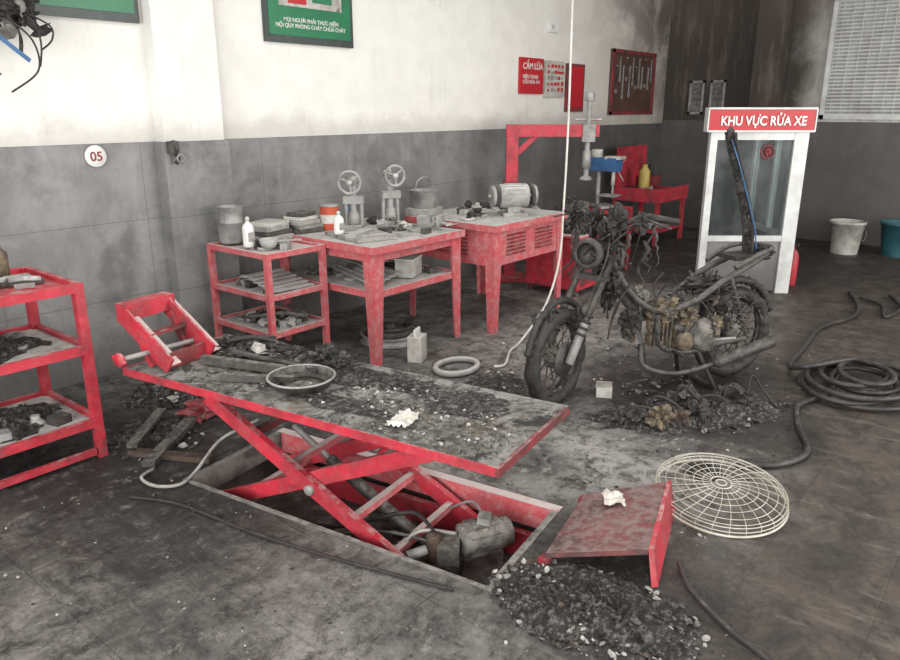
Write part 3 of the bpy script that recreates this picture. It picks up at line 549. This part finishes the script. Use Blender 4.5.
for w in(.10,.34):
    p1=LP(1.93,w,.70);p2=LP(1.62,w,.49); b.beam(p1,p2,.012,.09,'red'); b.beam(p1+LW*.03,p2+LW*.03,.06,.01,'redash')
b.beam(LP(1.92,.10,.70),LP(1.92,.37,.70),.075,.075,'red'); b.beam(LP(1.66,.10,.50),LP(1.66,.37,.50),.012,.07,'reddark')
b.beam(LP(1.80,.12,.60),LP(1.80,.34,.60),.05,.01,'reddark'); b.beam(LP(1.87,.12,.66),LP(1.76,.12,.46),.03,.03,'red'); b.beam(LP(1.87,.33,.66),LP(1.76,.33,.46),.03,.03,'red')
b.cyl(LP(1.76,-.04,.54),LP(1.74,.34,.53),.012,'steel',10); b.lathe([(.03,0),(.035,.01),(.03,.02)],LP(1.76,-.06,.54),'red',LW,16); b.cyl(LP(1.80,-.05,.55),LP(1.72,-.05,.53),.01,'red',8)
LIFT=b.build('scissor_lift')
b=B(); b.heap(tuple(LP(1.38,.48,zt)),.16,.34,.055,.15,7); b.heap(tuple(LP(.85,.50,zt)),.11,.38,.018,.15,8); b.heap(tuple(LP(.3,.44,zt)),.13,.2,.010,.3,9); b.heap(tuple(LP(.75,.2,zt)),.07,.25,.006,.15,19)
b.rubble(tuple(LP(1.38,.46,zt)),.34,.17,150,.006,.045,['char','char','charash','ash'],.08,1.72,11); b.rubble(tuple(LP(.9,.36,zt)),.80,.25,520,.002,.014,['charash','char','ash','ash'],.008,1.72,12); b.rubble(tuple(LP(.35,.33,zt)),.36,.28,480,.002,.010,['charash','char','ash','ash'],.006,1.72,13)
b.beam(LP(1.58,.25,zt+.03),LP(1.15,.33,zt+.03),.035,.035,'charash'); b.beam(LP(1.35,.14,zt+.02),LP(1.05,.28,zt+.02),.03,.03,'charash'); b.tube(cat([LP(1.7,.4,zt+.03),LP(1.5,.5,zt+.08),LP(1.3,.57,zt+.03),LP(1.0,.5,zt+.02)]),.012,'char',6)
b.beam(LP(1.5,.36,zt+.05),LP(1.02,.40,zt+.03),.03,.012,'charmetal')
for (a,w,r_,sd) in [(1.62,.47,.05,1),(1.5,.54,.05,2),(1.38,.50,.045,6),(1.26,.50,.04,3),(1.13,.57,.055,4),(1.0,.56,.045,5),(1.1,.45,.03,7)]: b.blob(LP(a,w,zt+r_*.5),(r_*1.4,r_,r_*.8),'heap',.9,sd,2.4,24,16)
b.build('charred_residue',clampz=zt+.0015,parent=LIFT)
b=B(); c=LP(1.00,.27,zt+.003); b.lathe([(.05,.012),(.10,.0),(.125,.012),(.138,.045),(.147,.047),(.142,.04),(.125,.02)],c,'charmetal',(0,0,1),36,cap=False); b.lathe([(.03,.01),(.1,.006)],c,'charash',n=24); b.torus(c+V(0,0,.046),.142,.005,'steel'); b.build('brake_drum_plate')
def crumple(c,rx,ry,h,seed,rz=0):
    b=B(); n=14; vs=[];fs=[]
    for i in range(n+1):
        for j in range(n+1):
            x=(i/n-.5)*2*rx*(1+.3*mnoise.noise(V(j*.4,seed,0)));y=(j/n-.5)*2*ry*(1+.3*mnoise.noise(V(i*.4,0,seed)))
            z=h*(.15+abs(mnoise.noise(V(x*28+seed,y*28,0)))*1.6)
            vs.append(V(c)+V(x*math.cos(rz)-y*math.sin(rz),x*math.sin(rz)+y*math.cos(rz),z))
    for i in range(n):
        for j in range(n): k=i*(n+1)+j; fs.append((k,k+n+1,k+n+2,k+1))
    b.add(vs,fs,'paper',True); return b
b=crumple(LP(.42,.19,zt+.004),.07,.045,.020,3,.3); b.build('crumpled_paper')
# ------------------------------------------------------------ ramp plate
b=B(); P1,P2,P3,P4=V(2.03,-2.60,.02),V(2.50,-2.50,.02),V(2.68,-2.78,.10),V(2.17,-2.93,.10)
up=V(0,0,.02); ps=[P1,P2,P3,P4]; b.add([p for p in ps]+[p+up for p in ps],[(3,2,1,0),(4,5,6,7),(0,1,5,4),(1,2,6,5),(2,3,7,6),(3,0,4,7)],'platetop')
b.add([P3+V(0,0,.024),P4+V(0,0,.024),V(2.13,-2.97,.005),V(2.66,-2.81,.005),P3+V(.012,-.012,.024),P4+V(.012,-.014,.024),V(2.15,-2.985,.005),V(2.68,-2.825,.005)],[(0,1,2,3),(7,6,5,4),(0,4,5,1),(3,2,6,7),(0,3,7,4),(1,5,6,2)],'red')
for k in (P2,P1): b.box(k+V(0,0,-.008),(.04,.04,.025),'reddark')
b.build('lift_ramp_plate',clampz=0.0)
b=crumple((2.46,-2.65,.090),.055,.04,.012,5,.6); b.build('crumpled_paper')
# ------------------------------------------------------------ floor rubble
FM=['char','char','char','charash','rust']
b=B(); b.heap((1.92,-2.88,0),.20,.33,.045,.15,3); b.heap((1.84,-2.72,0),.13,.14,.03,.2,33); b.rubble((1.90,-2.86,.004),.23,.38,900,.002,.016,FM+['ash','ash','charash'],.04,.15,21)
b.build('burned_debris_heap',clampz=0)
b=B(); b.heap((3.70,-2.50,0),.52,.20,.06,-.7,4); b.rubble((3.70,-2.50,0),.52,.24,360,.004,.028,FM+['ash'],.07,-.7,23)
for i,(x,y,r_,m) in enumerate([(3.45,-2.42,.06,'gold'),(3.62,-2.55,.06,'char'),(3.9,-2.62,.07,'char'),(3.4,-2.3,.05,'charmetal'),(3.98,-2.7,.05,'char'),(3.75,-2.42,.07,'charmetal'),(3.52,-2.5,.045,'rust')]): b.blob((x,y,r_*.7),(r_*1.2,r_,r_),m,1.0,i+9)
for i in range(6):
    x=3.3+i*.13; b.tube(cat([(x,-2.25-.09*i,.02),(x+.03,-2.30-.08*i,.11+.04*(i%3)),(x+.1,-2.4-.07*i,.10),(x+.12,-2.48-.07*i,.01)]),.007,'char',6)
b.build('burned_debris_heap',clampz=0)
b=B(); b.heap((2.72,-1.05,0),.60,.24,.025,-.9,6); b.rubble((2.72,-1.05,0),.65,.30,320,.003,.022,['char','char','charash','ash'],.02,-.9,24); b.build('burned_debris_heap',clampz=0)
b=B(); b.heap((2.25,-.02,0),.38,.28,.11,0,8); b.rubble((2.25,-.05,0),.42,.32,190,.008,.04,FM+['ash'],.12,0,25); b.build('burned_debris_heap',clampz=0)
b=B(); b.heap((3.35,-1.45,0),.26,.18,.012,.4,17); b.rubble((3.35,-1.45,0),.35,.25,140,.003,.016,['char','charash','ash'],.01,.4,27); b.build('burned_debris_heap',clampz=0)
b=B(); b.heap((1.72,-.40,0),.20,.16,.03,0,11); b.rubble((1.70,-.5,0),.26,.25,80,.006,.025,['char','charash','ash'],.02,0,26); b.beam((1.50,-.78,.02),(1.95,-.45,.02),.06,.03,'charash'); b.beam((1.52,-.58,.015),(1.72,-.95,.015),.05,.025,'rust'); b.beam((1.85,-.30,.05),(1.52,-.60,.05),.05,.02,'charash'); b.build('burned_planks',clampz=0)
b=B(); b.blob((2.02,-.46,.05),(.12,.08,.05),'reddark',.9,8,2.4); b.build('red_rag',clampz=0)
b=B(); r=random.Random(55)
for i in range(1700):
    x=r.uniform(2.4,5.4); y=r.uniform(-3.0,-.8)
    sz=.002+.010*r.random()**3; b.shard((x,y,sz*.2),sz,r.choice(['char','char','ash','charash']),.2,r)
for i in range(1000):
    x=r.uniform(.7,2.3); y=r.uniform(-3.3,-.7)
    q=V(x,y,0)-LO; a=q.dot(LS); w=q.dot(LW)
    if -.1<a<PL+.03 and -.03<w<PW+.03: continue
    sz=.002+.007*r.random()**3; b.shard((x,y,sz*.2),sz,r.choice(['char','char','ash','charash']),.2,r)
b.build('scattered_ash_flakes',clampz=0,parent=FLOOR)
# ------------------------------------------------------------ cables & hoses
b=B(); b.tube(cat([(4.84,-.95,ZC),(4.86,-.95,2.4),(4.88,-.95,1.5),(4.85,-.96,.9),(4.75,-1.0,.5),(4.55,-1.02,.2),(4.2,-1.05,.02),(3.95,-1.12,.012),(3.7,-1.25,.012),(3.62,-1.22,.012)],10),.009,'cable',6); b.build('hanging_air_hose')
b=B(); pts=[]
cx,cy=4.68,-3.12
for i in range(15*6+1):
    t=i/15*2*math.pi; lp=i/15; R=.33+.06*math.sin(lp*2.1)-.022*lp; pts.append((cx+.05*math.sin(lp*3)+R*math.cos(t+.5)*1.15,cy+.04*math.cos(lp*4)+R*math.sin(t+.5)*.85,.018+.018*(i/15)))
pts2=pts+[(4.55,-2.85,.12),(4.78,-2.70,.03),(5.3,-2.66,.02),(5.86,-2.63,.02),(6.3,-2.75,.02),(6.7,-2.72,.02),(7.2,-2.55,.02)]
b.tube(cat(pts2,3),.016,'rubber',8)
b.tube(cat([pts[0],(4.45,-3.0,.02),(4.15,-2.92,.02),(3.85,-3.0,.018),(3.57,-3.11,.018),(3.35,-3.05,.018),(3.22,-2.90,.018)],6),.016,'rubber',8)
b.tube(cat([(7.05,-2.67,.02),(6.9,-2.85,.02),(6.5,-2.95,.02),(6.9,-3.0,.02),(7.3,-2.85,.02)],6),.014,'rubber',8)
b.build('coiled_water_hose',clampz=0)
b=B(); b.tube(cat([(2.32,-2.99,.012),(2.20,-3.08,.012),(2.08,-3.25,.012),(2.0,-3.42,.012),(1.85,-3.6,.012)],6),.010,'rubber',6); b.build('power_cable')
b=B(); b.tube(cat([(1.50,-.82,.01),(1.42,-.86,.012),(1.42,-.98,.012),(1.5,-1.05,.012),(1.6,-1.02,.03),(1.75,-1.0,.12),(1.9,-1.1,.2)],8),.008,'ash',6); b.tube(cat([(1.3,-.98,.012),(1.4,-1.2,.012),(1.46,-1.6,.012),(1.55,-2.0,.012),(1.68,-2.45,.012)],6),.007,'char',6); b.build('burned_cable')
# ------------------------------------------------------------ fan guard
b=B(); c=V(2.85,-2.945,.008); R=.265; vw=V(.776,.631,0)
pre=len(b.v)
b.torus(c,R,.005,'wire',(0,0,1),56,6); b.torus(c+V(0,0,.035),R*.99,.0022,'wire',(0,0,1),56,5); b.torus(c+V(0,0,.018),R*1.0,.0022,'wire',(0,0,1),56,5)
def dome(q): return .035+.025*(1-q**3) if q<1 else 0
for q in(.28,.42,.56,.70,.84,.94): b.torus(c+V(0,0,dome(q)),R*q,.0016,'wire',(0,0,1),44,5)
b.torus(c+V(0,0,dome(.16)),R*.16,.003,'wire',(0,0,1),24,5); b.torus(c+V(0,0,dome(.1)),R*.08,.003,'wire',(0,0,1),24,5)
for i in range(26):
    t=i*2*math.pi/26; pp=[c+V(math.cos(t+.25*(1-q))*R*q,math.sin(t+.25*(1-q))*R*q,dome(q)) for q in(.16,.3,.45,.6,.75,.88,.97)]+[c+V(math.cos(t)*R,math.sin(t)*R,.03),c+V(math.cos(t)*R,math.sin(t)*R,0)]; b.tube(pp,.0015,'wire',5)
for v in b.v[pre:]: v.z+= .12*((v-c).dot(vw)+R)
b.build('fan_guard_grille')
b=B(); b.heap((3.08,-2.80,0),.10,.08,.035,0,14); b.build('ash_lump',clampz=0)
# ------------------------------------------------------------ motorcycle
b=B(); F=V(3.36,-1.83,0); U=V(.873,-.488,0); Nn=V(.488,.873,0); RB=Matrix.Rotation(math.atan2(U.y,U.x),3,'Z')
def P_(u,n,z): return F+U*u+Nn*n+V(0,0,z)
r=random.Random(12)
def wheel(c,ax,R,seed=0):
    ax=ax.normalized(); x=ax.cross(V(0,0,1)).normalized(); y=ax.cross(x); n=72
    pts=[];rs=[]
    for k in range(n):
        t=2*math.pi*k/n; q=1+.04*mnoise.noise(V(math.cos(t)*3,math.sin(t)*3,seed)); rr=(R-.042)*q; pts.append(c+(x*math.cos(t)+y*math.sin(t))*rr); rs.append(.042*(1+.3*mnoise.noise(V(math.cos(t)*7,math.sin(t)*7,seed+4))+.15*mnoise.noise(V(math.cos(t)*19,math.sin(t)*19,seed))))
    b.tube(pts,rs,'char',10,True)
    b.torus(c,R-.08,.012,'charmetal',ax,36,6)
    b.lathe([(R-.075,-.028),(R-.06,-.03),(R-.085,-.01),(R-.085,.01),(R-.06,.03),(R-.075,.028)],c,'charmetal',ax,36,cap=False)
    b.lathe([(.035,-.05),(.065,-.045),(.065,.045),(.035,.05)],c,'burntalu',ax,18)
    for i in range(20):
        t=i*math.pi/10; t2=t+(.25 if i%2 else -.25); s_=.03 if i%2 else -.03
        b.cyl(c+ax*s_+(x*math.cos(t2)+y*math.sin(t2))*.055,c+(x*math.cos(t)+y*math.sin(t))*(R-.085),.004,'charmetal',5)
fw=P_(0,0,.275); axF=(Matrix.Rotation(.5,3,'Z')@Nn); wheel(fw,axF,.28,1)
rw=P_(1.22,0,.285); wheel(rw,Nn,.285,2)
b.lathe([(.1,0),(.1,.008)],fw-axF*.055,'charmetal',axF,28)
hd=P_(.24,0,.83); ht=P_(.30,0,.98); fwd=(Matrix.Rotation(.5,3,'Z')@U)
for sgn in(-1,1):
    o1=fw+axF*sgn*.08; b.cyl(o1+V(0,0,-.02),o1+(hd-fw)*.38,.024,'steel' if sgn<0 else 'burntalu',14); b.cyl(o1+(hd-fw)*.38,hd+axF*sgn*.08,.019,'charmetal',12)
    for k in range(4): b.torus(o1+(hd-fw)*(.26+.06*k),.027,.008,'char',(hd-fw),12,5)
b.beam(hd-axF*.1,hd+axF*.1,.06,.03,'charmetal'); b.beam(hd-axF*.1-(hd-fw)*.2,hd+axF*.1-(hd-fw)*.2,.06,.03,'charmetal'); b.cyl(hd-V(0,0,.05),ht,.032,'char')
hb=ht+V(0,0,.02)
b.tube(cat([hb-axF*.33+fwd*.10+V(0,0,.02),hb-axF*.2+V(0,0,.06),hb-axF*.06,hb+axF*.06,hb+axF*.2+V(0,0,.06),hb+axF*.33+fwd*.10+V(0,0,.02)]),.014,'charmetal',8)
for sgn in(-1,1):
    b.tube([hb+axF*sgn*.22+V(0,0,.055),hb+axF*sgn*.34+fwd*.10+V(0,0,.03)],[.022,.016],'char',8); b.cyl(hb+axF*sgn*.2+V(0,0,.05)-fwd*.02,hb+axF*sgn*.35-fwd*.02+V(0,0,.01),.006,'charmetal',6)
for i,(dx,dz,df,r_) in enumerate([(-.20,.03,0,.035),(-.05,.02,.0,.055),(.08,.01,0,.05),(.20,.05,0,.035),(0,-.08,.0,.06),(.04,-.20,.02,.05),(-.03,-.30,.08,.05),(.03,-.42,.12,.045)]): b.blob(hb+axF*dx+V(0,0,dz)-fwd*(.04-df),(r_,r_*.8,r_*1.3),'char',1.1,i+30,2.6)
# melted headlight shell
b.lathe([(.03,0),(.07,.02),(.085,.06),(.08,.09),(.06,.085)],hd-fwd*.06+V(0,0,.03),'charmetal',-fwd,18,cap=False)
for i in range(20):
    a=r.uniform(-.26,.26); b.drip(hb+axF*a+fwd*r.uniform(-.08,.08)+V(0,0,r.uniform(-.15,.03)),r.uniform(.06,.26),r.uniform(.007,.015),r.choice(['char','char','charmetal','charash']),r,.05)
for i in range(13):
    p0=hb+axF*r.uniform(-.25,.25)+V(0,0,r.uniform(-.05,.06)); p3=P_(r.uniform(.05,.5),r.uniform(-.1,.1),r.uniform(.45,.78)); mid=(p0+p3)/2+V(r.uniform(-.08,.08),r.uniform(-.08,.08),r.uniform(-.03,.10))
    b.tube(cat([p0,mid,p3]),r.uniform(.004,.008),'char' if i%3 else 'charmetal',5)
for i in range(30):
    p0=P_(.24+r.uniform(-.10,.14),r.uniform(-.12,.12),r.uniform(.55,1.0)); b.shard(p0,r.uniform(.012,.032),r.choice(['char','char','charash','charmetal']),.3,r)
# front fender remains
b.tube(cat([fw+fwd*(-.30)+V(0,0,.08),fw+fwd*(-.2)+V(0,0,.25),fw+V(0,0,.325),fw+fwd*.2+V(0,0,.25),fw+fwd*.28+V(0,0,.1)]),[.012+.010*abs(math.sin(i*1.7)) for i in range(33)],'char',7)
for i in range(7): t=r.uniform(.2,2.9); b.drip(fw+fwd*(-math.cos(t)*.27)+axF*r.uniform(-.06,.06)+V(0,0,math.sin(t)*.30),r.uniform(.05,.12),.012,'char',r,.04)
# frame
for sgn in(-1,1):
    b.tube(cat([P_(.28,sgn*.02,.85),P_(.42,sgn*.05,.62),P_(.60,sgn*.08,.50),P_(.82,sgn*.10,.54),P_(1.02,sgn*.11,.65),P_(1.22,sgn*.10,.73),P_(1.36,sgn*.07,.78)]),.019,'charmetal',8)
    b.tube(cat([P_(.60,sgn*.08,.48),P_(.62,sgn*.09,.3),P_(.8,sgn*.1,.24),P_(1.0,sgn*.11,.26)]),.016,'charmetal',8)
    b.cyl(P_(.88,sgn*.12,.27),P_(1.22,sgn*.12,.285),.020,'charmetal'); b.cyl(P_(1.22,sgn*.13,.29),P_(1.06,sgn*.12,.66),.013,'charmetal')
    for k in range(8): b.torus(P_(1.20-.016*k,sgn*.126,.34+.035*k),.028,.006,'charmetal',V(0,0,1),12,4)
    b.cyl(P_(.88,sgn*.1,.25),P_(.98,sgn*.17,.013),.013,'char')
b.beam(P_(.98,-.17,.0125),P_(.98,.17,.0125),.025,.02,'char')
b.tube(cat([P_(.28,0,.82),P_(.45,0,.55),P_(.6,0,.48)]),.034,'charmetal',10)
b.tube(cat([P_(1.08,-.12,.72),P_(1.24,-.13,.79),P_(1.36,-.1,.81),P_(1.40,0,.81),P_(1.36,.1,.81),P_(1.24,.13,.79),P_(1.08,.12,.72)]),.014,'charmetal',8)
b.box(P_(1.24,0,.76),(.24,.16,.025),'char',RB); b.blob(P_(1.36,0,.77),(.05,.07,.035),'char',1,44,2.6)
b.blob(P_(1.00,0,.60),(.13,.06,.04),'char',1.1,45,3,26,16,RB); b.blob(P_(.80,0,.50),(.12,.08,.05),'charash',1.1,46,3,26,16,RB); b.blob(P_(1.05,0,.42),(.09,.08,.08),'char',1.1,49,3,26,16,RB)
b.tube(cat([P_(.98,0,.50),P_(1.1,0,.59),P_(1.26,0,.61),P_(1.42,0,.53),P_(1.50,0,.40)]),[.016+.014*abs(math.sin(i*1.3)) for i in range(33)],'char',8)
# raised seat pan remains with cables
seat=[(1.28,.74),(1.25,.95),(1.17,1.18),(1.09,1.36),(1.05,1.47)]
for sgn in(-1,1): b.tube(cat([P_(u,sgn*.035,z) for u,z in seat]),[.008+.004*abs(math.sin(i*.9+sgn)) for i in range(33)],'char',6)
cs=cat([P_(u,0,z) for u,z in seat],6)
for i,pt in enumerate(cs):
    if i%2==0: b.blob(pt,(.010,.034*(1-.015*i),.028),'char' if i%3 else 'charash',1.0,i+80,2.4,14,10,RB)
for i in range(7): b.drip(cs[r.randint(2,22)]+Nn*r.uniform(-.04,.04),r.uniform(.04,.10),.009,'char',r,.03)
b.tube(cat([P_(1.05,0,1.46),P_(1.09,-.05,1.3),P_(1.18,-.055,1.1),P_(1.26,-.05,.92),P_(1.29,-.05,.8)]),.004,'blue',6)
# engine
b.blob(P_(.86,0,.33),(.15,.11,.12),'burntalu',.3,50,2.2,26,16,RB)
for sgn in(-1,1):
    b.lathe([(.02,.04),(.08,.035),(.105,.0),(.105,-.04)],P_(.92,sgn*.11,.33),'burntalu',Nn*sgn,26); b.lathe([(.015,.04),(.05,.03),(.065,0)],P_(.78,sgn*.10,.31),'gold',Nn*sgn,20)
for k in range(7): b.box(P_(.56+.028*k,0,.37-.004*k),(.010,.17,.15),'gold',RB)
b.cyl(P_(.48,0,.38),P_(.78,0,.35),.055,'burntalu'); b.box(P_(.50,0,.38),(.07,.13,.13),'burntalu',RB)
b.blob(P_(.68,-.03,.49),(.11,.08,.05),'gold',1,52,3,26,16,RB); b.blob(P_(.98,-.10,.38),(.07,.04,.06),'gold',1,53,3); b.blob(P_(.82,-.08,.45),(.08,.04,.04),'gold',1,57,3)
b.tube(cat([P_(.52,-.05,.32),P_(.50,-.12,.2),P_(.7,-.16,.14),P_(.95,-.17,.17)]),.015,'charmetal',8); ex=cat([P_(.95,-.17,.17),P_(1.02,-.175,.19),P_(1.2,-.18,.23),P_(1.36,-.18,.26)],8); b.tube(ex,[.018+.020*min(1,i/5)+.005*mnoise.noise(V(i*.9,0,0)) for i in range(len(ex))],'charmetal',12)
b.cyl(P_(.7,-.2,.26),P_(.7,.2,.26),.010,'char',8); b.cyl(P_(.95,-.12,.3),P_(1.05,-.22,.33),.01,'steel',8)
b.blob(P_(.52,.0,.56),(.05,.05,.06),'burntalu',1,51); b.blob(P_(.45,-.03,.44),(.05,.05,.07),'char',1,54,3)
r=random.Random(21)
for i in range(26):
    u=r.uniform(.4,1.36); b.drip(P_(u,r.choice((-1,1))*r.uniform(.02,.11),r.uniform(.42,.70) if u>.8 else r.uniform(.35,.55)),r.uniform(.05,.16),r.uniform(.006,.014),r.choice(['char','char','charmetal','charash','gold']),r,.05)
for i in range(80):
    u=r.uniform(.45,1.40); b.shard(P_(u,r.uniform(-.13,.13),.26+r.uniform(0,.30)),r.uniform(.010,.028),r.choice(['char','char','char','charash','charmetal','rust']),.35,r)
for i in range(20):
    u=r.uniform(.4,1.3); p0=P_(u,r.uniform(-.12,.12),r.uniform(.45,.70)); p2=p0+U*r.uniform(-.2,.15)+Nn*r.uniform(-.06,.06)+V(0,0,-r.uniform(.1,.35)); p2.z=max(p2.z,.05)
    b.tube(cat([p0,(p0+p2)/2+V(r.uniform(-.05,.05),r.uniform(-.05,.05),.03),p2]),r.uniform(.003,.006),r.choice(['char','char','charmetal','rust']),5)
b.rubble(tuple(P_(.75,0,0)),.35,.12,90,.006,.025,['char','charash'],.02,math.atan2(U.y,U.x),31)
b.build('burned_motorcycle',clampz=0)
b=B(); b.box((3.66,-1.98,.03),(.12,.09,.06),'dirtywhite',.5)
for i in range(5): b.box((3.62+.018*i,-1.99+.006*i,.062),(.008,.09,.004),'ash',.5)
b.build('burned_battery',bevel=.006)
# ------------------------------------------------------------ lights
def area(name,loc,target,sx_,sy,power,col=(1,1,1)):
    l=bpy.data.lights.new(name,'AREA'); l.shape='RECTANGLE'; l.size=sx_; l.size_y=sy; l.energy=power; l.color=col
    o=bpy.data.objects.new(name,l); COL.objects.link(o); o.location=loc; o.rotation_euler=(V(target)-V(loc)).to_track_quat('-Z','Y').to_euler()
area('shopfront_daylight',(-3.6,-3.6,2.0),(3,-1.5,.6),7,2.8,530,(1,.99,.97))
area('side_fill',(5.0,-7.7,1.9),(5,0,.8),6,2.6,380,(1,.985,.96))  # added fill lamp lifting the dark back corner; the right wall has no door
area('overhead_fill',(3.0,-2.5,3.4),(3.0,-2.5,0),6,3,135,(1,.99,.97))  # added soft fill lamp hung below the closed ceiling, no roof opening above
w=bpy.data.worlds.new('world'); scn.world=w; w.use_nodes=True; bg=w.node_tree.nodes['Background']; bg.inputs[0].default_value=(.9,.94,1,1); bg.inputs[1].default_value=1.05
# ------------------------------------------------------------ camera
cam=bpy.data.cameras.new('camera'); co=bpy.data.objects.new('camera',cam); COL.objects.link(co); scn.camera=co
cam.sensor_width=36; cam.lens=733/900*36; cam.clip_start=.05
th=math.atan(222/733); co.location=(0,-3.8,1.6)
d=V(.776*math.cos(th),.631*math.cos(th),-math.sin(th)); co.rotation_euler=d.to_track_quat('-Z','Y').to_euler()
